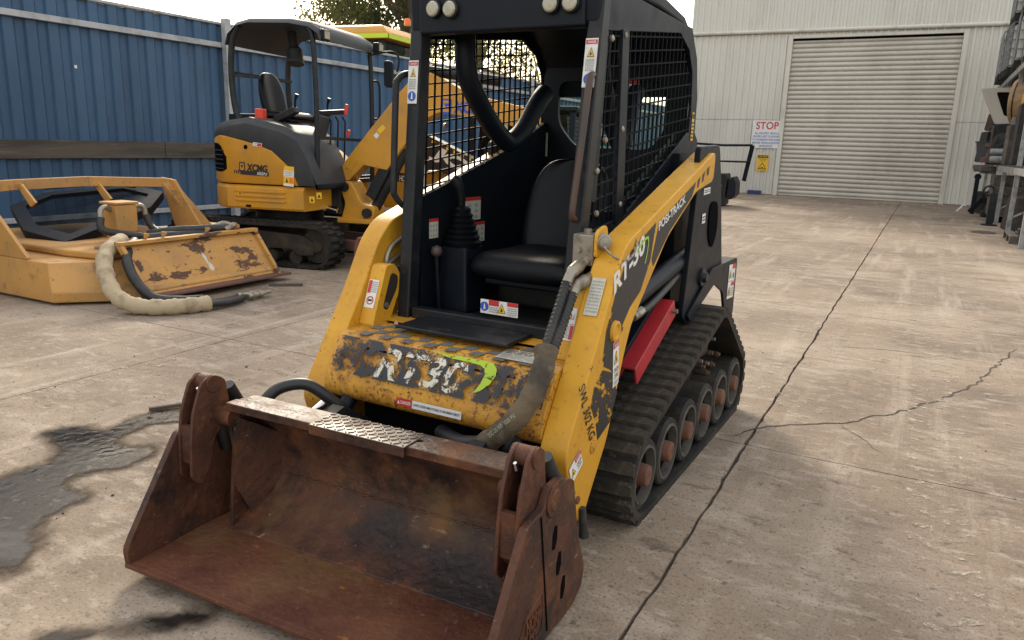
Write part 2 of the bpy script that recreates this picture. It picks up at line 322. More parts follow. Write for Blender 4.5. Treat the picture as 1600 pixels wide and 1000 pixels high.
TRI = lambda x,y,s,t: [('poly',[(x-s,y),(x+s,y),(x,y+t)],'d_black'), ('poly',[(x-s*.84,y+t*.05),(x+s*.84,y+t*.05),(x,y+t*.90)],'d_yellow'), ('poly',[(x-s*.25,y+t*.15),(x+s*.3,y+t*.2),(x+s*.05,y+t*.55),(x-s*.12,y+t*.5)],'d_black')]
DANGER_POST = [('rect',.04,.88,.96,.97,'d_red'),('text','DANGER',.2,.9,.85,.95,'white')]+TRI(.5,.62,.3,.2)+[('lines',.15,.33,.85,.58,6,'d_grey'),('circ',.5,.17,.017,'d_blue'),('poly',[(.42,.1),(.6,.1),(.55,.25),(.45,.25)],'white')]
CRUSH_TALL = [('rect',.04,.86,.96,.98,'d_red'),('text','DANGER',.2,.89,.85,.95,'white')]+TRI(.5,.5,.36,.3)+[('text','CRUSH',.12,.32,.88,.42,'d_black'),('text','ZONE',.18,.18,.82,.28,'d_black'),('lines',.15,.04,.85,.14,2,'d_grey')]
NO_RIDE = [('ring',.38,.74,.014,'d_red'),('poly',[(.28,.70),(.5,.72),(.5,.76),(.28,.78)],'d_black'),('poly',[(.62,.62),(.9,.66),(.86,.86),(.8,.72)],'d_grey'),('rect',.72,.04,.96,.46,'d_red'),('lines',.06,.06,.66,.44,6,'d_grey'),('rect',0,.49,1,.505,'d_grey')]
CRUSH_WIDE = TRI(.24,.25,.2,.5)+[('rect',.5,.72,.98,.97,'d_red'),('text','DANGER',.56,.78,.92,.9,'white'),('text','CRUSH',.55,.42,.93,.58,'d_black'),('text','ZONE',.6,.2,.9,.36,'d_black')]
CONTROL = [('rect',0,.86,1,1,'d_red'),('text','WARNING',.15,.9,.7,.97,'white'),('lines',.08,.5,.92,.82,3,'d_grey'),('lines',.08,.08,.92,.44,4,'d_grey')]
# ================================================================== GROUND
ground = B().box((-260,-60,-.6),(260,420,-.022)).build('ground', M['earth'], smooth=None); tag(ground, 'brown concrete yard floor of cracked slabs with dirty joints', 'yard', kind='structure')
bed = B().box((-10.28,-3.2,-.021),(5.9,23.99,-.012)).build('joint_filler', M['dirt'], ground, smooth=None)
XJ = [-10.3,-7.05,-3.8,-.55,2.7,5.95]; YJ = [-3.3,0,3.3,6.6,9.95,13.3,16.6,19.9,24.0]
def ragged(a, b, amp, step=.05):
    """slab edge: both neighbours share the same wander, each has its own chips"""
    a = Vector(a); b = Vector(b); n = max(2, int((b-a).length/step)); d = (b-a).normalized(); inw = Vector((-d.y,d.x)); ax = Vector((abs(d.y),abs(d.x))); out = []
    for i in range(n):
        q = a.lerp(b, i/n); al = q.y if abs(d.y) > .5 else q.x; fix = round(q.x if abs(d.y) > .5 else q.y, 1)
        w = .5*amp*noise.noise((al*1.1,fix,1))+.6*amp*noise.noise((al*6,fix,3.1))+.35*amp*noise.noise((al*21,fix,5.3))
        chip = max(0, noise.noise((q.x*13,q.y*13,d.x*3+d.y*7))-.22)*amp*2.2+max(0,noise.noise((q.x*3.1,q.y*3.1,d.x*5+d.y*9))-.2)*amp*1.2
        out.append(q+ax*w+inw*chip)
    return out
for i in range(len(XJ)-1):
    for j in range(len(YJ)-1):
        gx0 = .0055 if abs(XJ[i]+.55) < .01 else .003; gx1 = .0055 if abs(XJ[i+1]+.55) < .01 else .003
        x0,x1,y0,y1 = XJ[i]+gx0, XJ[i+1]-gx1, YJ[j]+.0035, YJ[j+1]-.0035
        near = y0 < 11
        st = .05 if near else .4
        ax0 = .012 if gx0 > .005 else .004; ax1 = .012 if gx1 > .005 else .004
        pts = ragged((x0,y0),(x1,y0),.004,st)+ragged((x1,y0),(x1,y1),ax1,st)+ragged((x1,y1),(x0,y1),.004,st)+ragged((x0,y1),(x0,y0),ax0,st)
        b = B(); b.prism([(p.x,p.y) for p in pts], 2, -.012, 0.0); b.build('slab', M['concrete'], ground, smooth=None)
def ribbon(name, pts, w, z, m, parent, jit=.012, step=.035, rag=.5):
    P = []
    for a, c in zip(pts, pts[1:]):
        a = Vector(a[:2]); c = Vector(c[:2]); n = max(2, int((c-a).length/step))
        P += [a.lerp(c, k/n) for k in range(n)]
    P.append(Vector(pts[-1][:2])); b = B(); Lv = []; Rv = []
    for k, p in enumerate(P):
        d = (P[min(k+1,len(P)-1)]-P[max(k-1,0)]).normalized(); nn = Vector((-d.y,d.x))
        p = p+nn*jit*(noise.noise((p.x*7,p.y*7,2))+.8*noise.noise((p.x*22,p.y*22,9)))
        ww = w*(.35+1.1*abs(noise.noise((p.x*12,p.y*12,5)))*2*rag+.3)*(min(1, .2+min(k,len(P)-1-k)/6))
        Lv.append(b.bm.verts.new((p.x+nn.x*ww/2,p.y+nn.y*ww/2,z))); Rv.append(b.bm.verts.new((p.x-nn.x*ww/2,p.y-nn.y*ww/2,z)))
    for k in range(len(P)-1): b._f([Lv[k],Rv[k],Rv[k+1],Lv[k+1]])
    return b.build(name, m, parent, smooth=None)
GP = lambda *ps: [WF.px(p,2,0) for p in ps]
ribbon('crack', GP((1138,682),(1200,667),(1320,660),(1390,648),(1450,630),(1500,612),(1535,590),(1560,570),(1585,545)), .011, .002, M['dirt'], ground, .03)
ribbon('crack', GP((1320,662),(1345,690),(1380,712)), .005, .002, M['dirt'], ground, .03)
ribbon('crack', GP((1275,541),(1330,543),(1390,547),(1460,556),(1540,567)), .006, .002, M['dirt'], ground, .02)
ribbon('crack', GP((1135,466),(1230,474),(1300,484)), .007, .002, M['dirt'], ground, .02)
# water on the slabs: thin sheets whose edge soaks away into the concrete
def sdist(p, poly):
    ins = False; dm = 1e9; n = len(poly)
    for k in range(n):
        a = poly[k]; c = poly[(k+1)%n]; e = c-a; t = max(0,min(1,(p-a).dot(e)/max(1e-9,e.dot(e)))); dm = min(dm,(p-a-e*t).length)
        if (a.y > p.y) != (c.y > p.y) and p.x < (c.x-a.x)*(p.y-a.y)/(c.y-a.y)+a.x: ins = not ins
    return dm if ins else -dm
def wetsheet(name, poly, step, label):
    poly = [Vector(p[:2]) for p in poly]; xs = [p.x for p in poly]; ys = [p.y for p in poly]; x0,y0 = min(xs)-.15,min(ys)-.15; nx = int((max(xs)+.15-x0)/step)+1; ny = int((max(ys)+.15-y0)/step)+1
    D = {(i,j): sdist(Vector((x0+i*step,y0+j*step)),poly) for i in range(nx+1) for j in range(ny+1)}
    b = B(); V = {}; ly = []
    def vert(k):
        if k not in V: V[k] = b.bm.verts.new((x0+k[0]*step,y0+k[1]*step,.004)); ly.append(D[k])
        return V[k]
    for i in range(nx):
        for j in range(ny):
            q = [(i,j),(i+1,j),(i+1,j+1),(i,j+1)]
            if max(D[k] for k in q) > -.13: b._f([vert(k) for k in q])
    o = b.build(name, M['wet'], None, smooth=None, normals=False); at_ = o.data.attributes.new('wet','FLOAT','POINT')
    for k, v in enumerate(ly): at_.data[k].value = v
    return tag(o, label, 'puddle', kind='structure')
PUD = [(0,750),(50,732),(84,722),(92,700),(68,676),(130,668),(160,676),(225,648),(282,640),(290,658),(225,664),(188,680),(180,694),(215,703),(245,697),(232,712),(190,730),(120,744),(92,760),(138,776),(100,795),(70,806),(52,850),(38,885),(0,893),(-60,900),(-120,840),(-60,780)]
wetsheet('puddle', GP(*PUD), .022, 'dark wet puddle spreading left of the rusty bucket')
wetsheet('puddle', GP((40,1015),(60,1000),(110,991),(170,982),(220,972),(262,966),(300,962),(335,958),(330,966),(300,971),(262,977),(220,982),(170,990),(110,1000),(70,1015)), .011, 'thin trickle of water on concrete in front of bucket')
# dried mud prints left by tyre lugs
M['mudprint'] = flaked('dried_mud', (.42,.36,.28), .50, .62, 16, .9)
def prints(p0, p1, n, w, l, skew):
    a, c = GP(p0,p1); d = (c-a).normalized(); pn = Vector((-d.y,d.x,0)); b = B(); ob = None
    for k in range(n):
        q = a.lerp(c,k/(n-1))
        for sd in (-1,1):
            o = q+pn*sd*w*.27+d*(l*.5 if sd > 0 else 0); u = pn*w*.22+d*skew*sd; v = d*l*.28
            b.face([(x.x,x.y,.0022) for x in (o-u-v,o+u-v,o+u+v,o-u+v)])
    tag(b.build('mud_print', M['mudprint'], ground, smooth=None), None, None, kind='stuff')
prints((70,603),(515,520),24,.26,.085,.03); prints((1150,560),(1260,640),9,.24,.09,.03); prints((1480,1000),(1440,420),60,.22,.10,.03)
# small stones, leaves and grit scattered on the slabs
b = B()
for k in range(170):
    if rng.random() < .55: x, y = rng.uniform(-4.6,-2.2), rng.uniform(1.2,4.2)
    else: x, y = rng.uniform(-3.5,1.2), rng.uniform(1.0,11)
    s = rng.uniform(.0025,.006)*(1 if rng.random() < .93 else 1.8); h = s*rng.uniform(.4,.9); n = 5; a0 = rng.random()*6
    ring = [(x+s*rng.uniform(.6,1.2)*math.cos(a0+6.283*i/n), y+s*rng.uniform(.6,1.2)*math.sin(a0+6.283*i/n)) for i in range(n)]
    b.loft([[(px_,py_,.0005) for px_,py_ in ring], [(x+(px_-x)*.6,y+(py_-y)*.6,h) for px_,py_ in ring]])
tag(b.build('grit', M['dirt'], smooth=None), 'small dark stones and grit scattered over the slabs', 'grit', kind='stuff')
st = WF.px((233,643),2,0); en = WF.px((271,638),2,0)
tag(B().bar((st.x,st.y,.012),(en.x+.02,en.y+.03,.014),.022,.016).build('stick', M['timber'], bevel=.003), 'short flat piece of wood lying beside the puddle', 'stick')

# ================================================================== COMPACT TRACK LOADER
LF = Frame((-1.325,2.40,0), -1.2); lpx = LF.px
loader = thing('compact_track_loader', 'yellow and black compact track loader with rusty front bucket', 'track loader', LF)
def both(fn):
    for s in (1,-1): fn(s)
def sprism(poly, s, a, b_): return B().prism(poly, 0, s*a, s*b_)
M['wire'] = mat('mesh_wire_black', (.006,.007,.009), .6, spec=.05)
M['matt'] = mat('matt_black_panel', (.006,.008,.012), .75, layers=[((.016,.015,.014),7,.5,.8,None,.9,.8)], bump=(.06,60), spec=.04)
M['armchip'] = flaked('chipped_pattern_film', (.020,.020,.023), .44, .455, 11)
# --- chassis
prof = [(-.16,.30),(-.10,.22),(1.05,.22),(1.22,.40),(1.22,.95),(.985,.98),(.985,.598),(-.16,.598)]
chassis = B().prism(prof, 0, -.325, .325).build('chassis', M['black'], loader, .012)
def ledge(s):
    b = B(); b.prism([(-.10,.44),(.02,.47),(.62,.74),(.62,.76),(.0,.49),(-.10,.46)], 0, s*.326, s*.44); b.build('track_guard', M['black'], loader, .004)
both(ledge)
def lower_skirt(s): B().prism([(-.10,.24),(1.1,.24),(1.1,.62),(.55,.70),(-.10,.435)],0,s*.326,s*.345).build('side_skirt', M['black'], loader)
both(lower_skirt)
# --- rear towers that carry the arm pivots, and fenders
def tower(s):
    b = B(); b.prism(roundpoly([(.70,1.29),(.99,1.30),(1.06,1.16),(1.21,.76),(1.21,.70),(.72,.55),(.63,.60),(.66,.80),(.70,1.11)],.03), 0, s*.475, s*.50)
    t = b.build('arm_tower', M['black'], loader, .004)
    b = B(); b.prism([(.78,1.26),(1.0,1.26),(1.15,.80),(1.15,.6),(.8,.6)], 0, s*.33, s*.39); b.build('inner_plate', M['black'], t)
    B().cyl((s*.36,.83,1.20),(s*.512,.83,1.20),.035).build('pivot_pin', M['blackmetal'], t, .004)
    pts = roundpoly([(.90,1.06),(1.02,1.06),(1.05,.93),(.98,.84),(.90,.92)],.05)
    B().prism(pts,0,s*.5005,s*.506).build('slot_shade', M['dark'], t)  # flat black plate stands in for the shade inside an open slot
    B().lathe((s*.50,.86,.74),(s,0,0),[(0,.04),(.012,.04),(.014,.025),(.03,.02),(.03,0)]).build('cylinder_pin', M['blackmetal'], t)
    b = B(); b.prism(roundpoly([(.66,.60),(1.0,.76),(1.46,.76),(1.47,.47),(1.36,.40),(1.22,.62),(1.06,.68),(.9,.66),(.72,.56)],.03), 0, s*.502, s*.515)
    f = b.build('fender', M['black'], loader, .003); B().box((s*.34,1.0,.735),(s*.5015,1.455,.757)).build('fender_top', M['black'], f, .003)
both(tower)
def rounded_engine():
    b = B(); b.prism(roundpoly([(.985,.7),(1.45,.7),(1.45,1.02),(1.30,1.22),(.985,1.24)],.05), 0, -.33, .33); b.build('engine_hood', M['black'], loader, .02)
rounded_engine()
# --- tracks
M['rimmat'] = mat('wheel_rim', (.085,.078,.068), .6, layers=[((.030,.027,.024),14,.50,.7,None,.8,.9)], spec=.3)
C1, C2, C3 = (0.02,.165), (.93,.43), (1.29,.165); R1, R2, R3 = .165, .155, .165
def tang(c0, r0, c1, r1):   # outer tangent points on the left side of travel c0->c1
    d = Vector((c1[0]-c0[0], c1[1]-c0[1])); L_ = d.length; a = math.atan2(d.y,d.x); ph = a+math.pi/2-math.asin((r1-r0)/L_) if False else a+math.acos((r0-r1)/L_)
    return ph
loop = []
def arc(c, r, a0, a1, n):
    for k in range(n+1):
        a = a0+(a1-a0)*k/n; loop.append((c[0]+r*math.cos(a), c[1]+r*math.sin(a)))
a12 = tang(C1,R1,C2,R2); a23 = tang(C2,R2,C3,R3)
arc(C1,R1,-math.pi/2,-2*math.pi+a12,14); arc(C2,R2,a12,a23,10); arc(C3,R3,a23,-math.pi/2,12)
def resample(pts, step):
    pts = pts+[pts[0]]; out = []; acc = 0
    seg = [(Vector(a),Vector(b_)) for a,b_ in zip(pts,pts[1:])]; tot = sum((b_-a).length for a,b_ in seg); n = round(tot/step); step = tot/n; nxt = 0; pos = 0
    for a, b_ in seg:
        L_ = (b_-a).length
        while L_ > 1e-9 and nxt <= pos+L_+1e-9 and len(out) < n:
            out.append((a.lerp(b_,(nxt-pos)/L_), (b_-a).normalized())); nxt += step
        pos += L_
    return out
lug_me = None
M['lugrubber'] = mat('dusty_lug_rubber', (.026,.023,.020), .75, layers=[((.085,.070,.052),9,.44,.68,None,.9,.85), ((.14,.118,.09),40,.56,.70,None,.95,.55), ((.015,.014,.013),16,.60,.72)], bump=(.5,60), spec=.2)
def track(s):
    global lug_me
    xo, xi = s*.605, s*.345
    ring = resample(loop, .03); cen = Vector((.7,.25)); b = B(); rings = []
    for p, d in ring:
        nn = Vector((d.y,-d.x)); nn = nn if nn.dot(p-cen) > 0 or False else -nn
        i_ = p-nn*.026
        rings.append([(xi,p.x,p.y),(xo,p.x,p.y),(xo,i_.x,i_.y),(xi,i_.x,i_.y)])
    rings.append(rings[0]); b.loft(rings, caps=False); bmesh.ops.remove_doubles(b.bm, verts=b.bm.verts[:], dist=1e-5)
    tr = b.build('track', M['rubber'], loader, 0, 50)
    if lug_me is None:
        g = B(); w = .262; h = .019
        secs = []
        for k in range(9):
            x = -w/2+w*k/8; e = .003 if k in (0,8) else 0
            jg = rng.uniform(-.002,.002)
            secs.append([(x,-.028+e+jg,-.003),(x,-.0205+e,h-e),(x,.0195-e+jg,h-e*.8+rng.uniform(-.003,.001)),(x,.027-e,-.003)])
        g.loft(secs); lug_me = g.mesh('tread_lug', M['lugrubber'], 40)
    for p, d in resample(loop, .066):
        if s < 0 and p.y < .02: continue
        nn = Vector((d.y,-d.x)); nn = nn if nn.dot(p-cen) > 0 else -nn
        o = inst('tread_lug', lug_me, tr); t = Vector((0,d.x,d.y)); z = Vector((0,nn.x,nn.y)); x = t.cross(z)
        o.matrix_local = Matrix(((x.x,t.x,z.x,s*.475),(x.y,t.y,z.y,p.x),(x.z,t.z,z.z,p.y),(0,0,0,1)))
    # undercarriage frame, road wheels, sprocket
    B().prism([(0,.13),(1.28,.13),(1.25,.22),(1.0,.34),(.85,.34),(.1,.20)],0,s*.42,s*.47).build('roller_frame', M['trackframe'], loader)
    B().prism([(.02,.16),(1.25,.16),(1.1,.40),(.9,.52),(.1,.26)],0,s*.36,s*.37).build('undercarriage_plate', M['dark'], loader)
    for k in range(6):
        y = .02+.254*k; z = .158
        w = B(); w.lathe((s*.50,y,z),(s,0,0),[(-.12,.05),(-.12,.128),(.082,.130),(.09,.124),(.092,.112),(.088,.104),(.03,.100),(.03,.0)],32)
        wo = w.build('road_wheel', M['rubber'], loader, 0, 30)
        rm = B(); rm.lathe((s*.50,y,z),(s,0,0),[(.0905,.109),(.0945,.1065),(.0945,.0985),(.080,.0965),(.06,.096)],32,False); rm.build('rim', M['rimmat'], wo, 0, 40); B().cyl((s*.531,y,z),(s*.533,y,z),.0995,n=32).build('wheel_recess_shade', M['dark'], wo)  # black disc paints the shade deep in the wheel recess
        hb = B(); hb.lathe((s*.50,y,z),(s,0,0),[(.033,.060),(.040,.060),(.042,.041),(.098,.0385),(.105,.036),(.108,.028),(.108,.012),(.104,.0)],22); hb.build('hub', M['hubrust'], wo, .002)
        for a in range(5):
            t = a*1.2566+k; B().cyl((s*.535,y+.062*math.cos(t),z+.062*math.sin(t)),(s*.556,y+.062*math.cos(t),z+.062*math.sin(t)),.010,n=6).build('wheel_bolt', M['hubrust'], wo)
    sp = B(); sp.lathe((s*.43,C2[0],C2[1]),(s,0,0),[(0,.125),(.03,.125),(.035,.10),(.06,.09),(.10,.05),(.11,0)],24); so_ = sp.build('drive_sprocket', M['trackframe'], loader)
    for a in range(10):
        t = a*.628; c_ = (C2[0]+.105*math.cos(t), C2[1]+.105*math.sin(t))
        B().cyl((s*.44,*c_),(s*.53,*c_),.012,n=10).build('drive_pin', M['trackframe'], so_); B().cyl((s*.53,*c_),(s*.545,*c_),.009,n=6).build('pin_nut', M['hubrust'] if a % 2 else M['steel'], so_)
    for k,(y,z) in enumerate([(1.06,.27),(1.15,.30),(.98,.25)]):
        B().cyl((s*.47,y,z+.03),(s*.535,y,z+.03),.016,n=12).build('suspension_bolt', M['trackframe'], loader, .003); B().cyl((s*.535,y,z+.03),(s*.545,y,z+.03),.010,n=6).build('suspension_nut', M['hubrust'], loader)
both(track)
# --- cab
for s in (1,-1): B().bar((s*.335,-.130,.60),(s*.347,-.02,1.74),.052,.062,(0,1,0)).build('cab_post', M['blackmetal'], loader, .008)
roof = B()
prof_r = [(-.06,1.655),(-.075,1.80),(.02,1.83),(.55,1.83),(.80,1.80),(.92,1.74),(1.0,1.63),(1.03,1.50),(.995,1.50),(.955,1.63),(.88,1.71),(.78,1.765),(.5,1.785),(.0,1.785),(-.02,1.655)]
roof.prism(prof_r,0,-.365,.365); ro = roof.build('roof', M['black'], loader, .012)
hd = B(); hd.prism([(-.075,1.645),(-.082,1.79),(-.025,1.79),(-.02,1.645)],0,-.319,.319); hdr = hd.build('roof_header', M['black'], loader, .01)
for p in ((677,14),(703,14),(860,6),(891,4)):
    q = lpx(p,1,-.088); B().lathe((q.x,-.079,q.z),(0,-1,0),[(0,.031),(.012,.031),(.016,.027)],20).build('work_lamp', M['blackmetal'], hdr)
    B().lathe((q.x,-.094,q.z),(0,-1,0),[(0,.0265),(.006,.021),(.008,.0)],20).build('lamp_lens', M['lens'], hdr)
# side panels: outline with openings -> frame strips and wire mesh
def side(s):
    x0, x1 = s*.352, s*.366
    b = B()
    b.prism([(-.015,.62),(.02,.62),(.02,.72),(.42,.92),(.80,1.13),(1.10,1.20),(1.10,1.32),(1.04,1.36),(.93,1.345),(.25,1.035),(.0,1.01),(-.05,1.0)],0,x0,x1)       # solid lower panel
    b.prism([(-.03,1.64),(.0,1.64),(.75,1.73),(.88,1.68),(.945,1.60),(.97,1.45),(.96,1.35),(1.05,1.35),(1.05,1.50),(1.0,1.66),(.90,1.77),(.0,1.785)],0,x0,x1)   # top and rear arch
    sp_ = b.build('side_panel', M['wire'] if s < 0 else M['black'], loader, .003)
    if s < 0: up = None
    else:
        up = B(); up.prism([(.12,1.66),(.18,1.665),(.225,1.03),(.155,1.01)],0,s*.353,s*.372)
    if up: up.build('side_upright', M['black'], sp_, .002)
    fp = B(); fp.prism([(-.055,1.10),(-.02,1.10),(.015,1.64),(-.03,1.64)],0,x0,x1); fp.build('mesh_edge', M['black'], sp_)
    for (y,z) in ((.03,1.62),(.145,1.645),(.165,1.34),(.02,1.30),(.185,1.08),(-.02,1.06),(-.035,1.20)):
        B().lathe((s*.366,y,z),(s,0,0),[(0,.011),(.008,.011),(.012,.006),(.012,0)],8).build('bolt', M['steel'], sp_)
    w = B()
    def lo(y): return 1.04 if y < .25 else 1.035+(y-.25)*.456
    def hi(y): return 1.66+min(max(y,0),.75)*.09 if y < .75 else 1.73-(y-.75)**1.3*1.6
    y = -.01
    while y < .96:
        w.bar((s*.359,y-.02*(y<.15),lo(y)-.01),(s*.359,y,hi(y)),.0058,.0058,(1,0,0)); y += .047
    for k in range(-10,18):
        z = 1.06+k*.047; A_ = None
        pts = [(yy, z+yy*.12) for yy in [i*.02-.04 for i in range(52)]]
        ins = [p for p in pts if p[0] < .97 and lo(p[0])-.005 < p[1] < hi(p[0])+.005]
        if len(ins) > 1: w.bar((s*.3625,*ins[0]),(s*.3625,*ins[-1]),.0058,.0058,(1,0,0))
    w.build('wire_mesh', M['wire'], sp_, smooth=None)
both(side)
# rear wall with rounded window, interior
def ringplate(outer, inner, ax, a, b_):
    bb = B(); n = len(inner)
    def P(p,t): return {0:(t,*p),1:(p[0],t,p[1]),2:(*p,t)}[ax]
    # connect each inner vertex to its radially matching outer border point
    c = sum((Vector(p) for p in inner), Vector((0,0)))/n
    xs = [p[0] for p in outer]; ys = [p[1] for p in outer]; X0,X1,Y0,Y1 = min(xs),max(xs),min(ys),max(ys)
    out = []
    for p in inner:
        d = Vector(p)-c; t = 1e9
        if d.x > 1e-9: t = min(t,(X1-c.x)/d.x)
        if d.x < -1e-9: t = min(t,(X0-c.x)/d.x)
        if d.y > 1e-9: t = min(t,(Y1-c.y)/d.y)
        if d.y < -1e-9: t = min(t,(Y0-c.y)/d.y)
        out.append((c.x+d.x*t,c.y+d.y*t))
    return bb.loft([[P(p,a) for p in inner],[P(p,a) for p in out],[P(p,b_) for p in out],[P(p,b_) for p in inner],[P(p,a) for p in inner]], caps=False)
win = roundpoly([(-.27,1.57),(.25,1.57),(.26,1.36),(.20,1.27),(-.17,1.27),(-.27,1.38)],.05,5)
rw = ringplate([(-.35,1.05),(.35,1.79)], win, 1, .955, .975); rearw = rw.build('rear_wall', M['black'], loader)
B().prism([(-.35,1.06),(.35,1.06),(.35,.66),(-.35,.66)],1,.955,.975).build('rear_bulkhead', M['black'], loader)
g = B(); g.face([(x,.965,z) for x,z in win]); gl = g.build('rear_window', M['glass'], loader, smooth=None)
decal(gl,(.035,.960,1.50),(1,0,0),(0,0,1),.09,.075,[('rect',0,.72,1,1,'d_red'),('lines',.1,.1,.9,.65,4,'d_grey')],'label')
decal(gl,(-.055,.960,1.275),(1,0,0),(0,0,1),.115,.055,[('rect',.04,.08,.96,.92,'d_green')],'label')
B().box((-.325,-.12,.60),(.325,.95,.625)).build('cab_floor', M['black_dusty'], loader)
B().box((-.30,-.150,.605),(.30,-.105,.675)).build('door_sill', M['blackmetal'], loader, .006)
stp = B().box((-.24,-.325,.638),(.215,-.152,.650)).build('step_plate', M['blackmetal'], loader, .004)
# inner side consoles
def console(s): B().prism([(-.05,.626),(.95,.626),(.95,1.375),(.25,1.058),(-.05,1.055)] if s > 0 else [(-.05,.626),(.95,.626),(.95,1.385),(.70,1.285),(.05,1.10),(-.05,1.075)],0,s*.325,s*.3505).build('inner_panel', M['matt'], loader, .004)
both(console)
B().box((-.20,.30,.626),(.25,.93,.74)).build('seat_base', M['black_dusty'], loader, .02)
# seat: cushion and back
def cushion(rings, name):
    b = B(); b.loft(rings); o = b.build(name, M['vinyl'], seat, 0, 180); m = o.modifiers.new('sub','SUBSURF'); m.levels = m.render_levels = 2; return o
seat = B().box((-.15,.12,.742),(.21,.52,.77)).build('seat', M['black'], loader, .01)
def rr(cx, hw, y, z0, z1, k=.8): return [(cx-hw,y,z0+.02),(cx-hw*k,y,z0),(cx+hw*k,y,z0),(cx+hw,y,z0+.02),(cx+hw,y,z1-.03),(cx+hw*k,y,z1),(cx,y,z1-.015),(cx-hw*k,y,z1),(cx-hw,y,z1-.03)]
cushion([rr(.03,.19,.05,.80,.83),rr(.03,.215,.06,.77,.865),rr(.03,.225,.12,.765,.885),rr(.03,.22,.30,.765,.875),rr(.03,.20,.48,.765,.885),rr(.03,.18,.5,.79,.86)],'cushion')
bk = []
for z, hw, y, t in ((.82,.16,.44,.03),(.84,.205,.42,.10),(.95,.21,.44,.10),(1.08,.20,.475,.09),(1.17,.165,.50,.075),(1.215,.11,.515,.06),(1.225,.06,.52,.03)):
    cx = .03
    bk.append([(cx-hw,y+t*.2,z),(cx-hw*.85,y-.015,z),(cx-hw*.5,y+.02,z),(cx,y+.03,z),(cx+hw*.5,y+.02,z),(cx+hw*.85,y-.015,z),(cx+hw,y+t*.2,z),(cx+hw*.8,y+t,z),(cx-hw*.8,y+t,z)])
cushion(bk,'backrest')
# joystick tower
js = lpx((722,380),1,.13); jx = js.x
jt = B(); jt.loft([[(jx-.075,.05,.626),(jx+.075,.05,.626),(jx+.075,.21,.626),(jx-.075,.21,.626)],[(jx-.06,.065,.885),(jx+.06,.065,.885),(jx+.06,.195,.885),(jx-.06,.195,.885)]])
jst = jt.build('joystick_tower', M['black'], loader, .012)
bl = B(); pr = [(0,.074)]
for k in range(6): pr += [(.012+k*.021,.078-k*.007),(.021+k*.021,.066-k*.007)]
pr += [(.14,.034),(.150,.022),(.152,0)]
bl.lathe((jx,.13,.885),(0,0,1),pr,24); bl.build('joystick_boot', M['vinyl'], jst, 0, 60)
stk = B(); stk.tube([(jx-.005,.13,1.02),(jx-.006,.128,1.07),(jx-.012,.122,1.105),(jx-.022,.112,1.135),(jx-.03,.105,1.145)],[.014,.018,.021,.024,.016],12); stk.build('joystick_handle', M['vinyl'], jst)
kn = lpx((682,392),1,.0); lv = B(); lv.tube([(kn.x,.02,.64),(kn.x,.0,kn.z-.02)],.008); lvo = lv.build('park_lever', M['black'], loader); B().lathe((kn.x,0,kn.z-.022),(0,0,1),[(0,.008),(.008,.019),(.022,.023),(.036,.019),(.044,.0)],16).build('lever_knob', mat('lever_knob_brown',(.09,.06,.05),.5), lvo)
# lap bar (padded V)
lb = B(); lb.tube(smoothpath([(-.27,.15,1.74),(-.265,.14,1.60),(-.262,.17,1.50),(-.255,.30,1.37),(-.245,.41,1.295),(-.235,.46,1.29),(-.22,.54,1.345),(-.205,.62,1.45),(-.20,.68,1.50)],5),.040,14); lb.build('lap_bar', M['black'], loader)
lb = B(); lb.tube(smoothpath([(.29,.15,1.74),(.285,.14,1.60),(.282,.17,1.50),(.275,.30,1.37),(.265,.41,1.295),(.255,.46,1.29),(.24,.54,1.345),(.225,.62,1.45),(.22,.68,1.50)],5),.036,14); lb.build('lap_bar', M['black'], loader)
# grab rails
hl = B(); hl.tube(smoothpath([(-.355,-.015,1.505),(-.385,-.06,1.515),(-.392,-.105,1.49),(-.392,-.118,1.44),(-.390,-.135,1.13),(-.388,-.13,1.08),(-.375,-.10,1.045),(-.355,-.075,1.03)],4),.0125,12); hl.build('grab_rail', M['blackmetal'], loader)
wr_ = mat('worn_brown_rail', (.060,.028,.018), .35, layers=[((.03,.025,.025),8,.45,.65)])
hr = B(); a = lpx((921,122),1,-.10); c = lpx((893,338),1,-.15); hr.tube(smoothpath([(a.x,-.07,a.z+.012),(a.x,-.088,a.z+.008),(a.x-.001,-.098,a.z-.02),(a.x*.5+c.x*.5,-.122,(a.z+c.z)/2),(c.x,-.148,c.z+.02),(c.x,-.142,c.z-.005),(c.x,-.12,c.z-.012)],4),.0115,12); hr.build('grab_rail', wr_, loader)
# labels on posts and inside
def quad_dec(ax, val, ll, lr, ul, items, parent=None, base='white', fr=LF, name='label', par=None):
    a_,b2,c2 = fr.px(ll,ax,val), fr.px(lr,ax,val), fr.px(ul,ax,val); o,u,v,w,h = quad_axes(a_,b2,c2); return decal(parent or loader,o,u,v,w,h,items,name,base=base)
def postlabel(s,ztop):
    d = Vector((s*.012,.11,1.14)).normalized(); o = Vector((s*.335-.026+.004,-.130-.032,.60))+d*((ztop-.15-.60)/d.z)
    decal(loader,o+Vector((0,-.0015,0)),(1,0,0),d,.043,.15,DANGER_POST)
postlabel(1,1.61); postlabel(-1,1.56)
decal(loader,lpx((751,488),1,-.1515),(1,0,0),(0,0,1),.075,.05,[('rect',.45,.6,1,1,'d_red'),('circ',.22,.5,.017,'d_blue'),('poly',[(.17,.3),(.28,.3),(.24,.7),(.2,.7)],'white'),('lines',.47,.1,.95,.55,3,'d_grey')])
decal(loader,lpx((776,492),1,-.1515),(1,0,0),(0,0,1),.085,.05,TRI(.24,.15,.2,.7)+[('rect',.5,.72,1,1,'d_red'),('lines',.52,.08,.96,.66,4,'d_grey')])
IN = -.3248
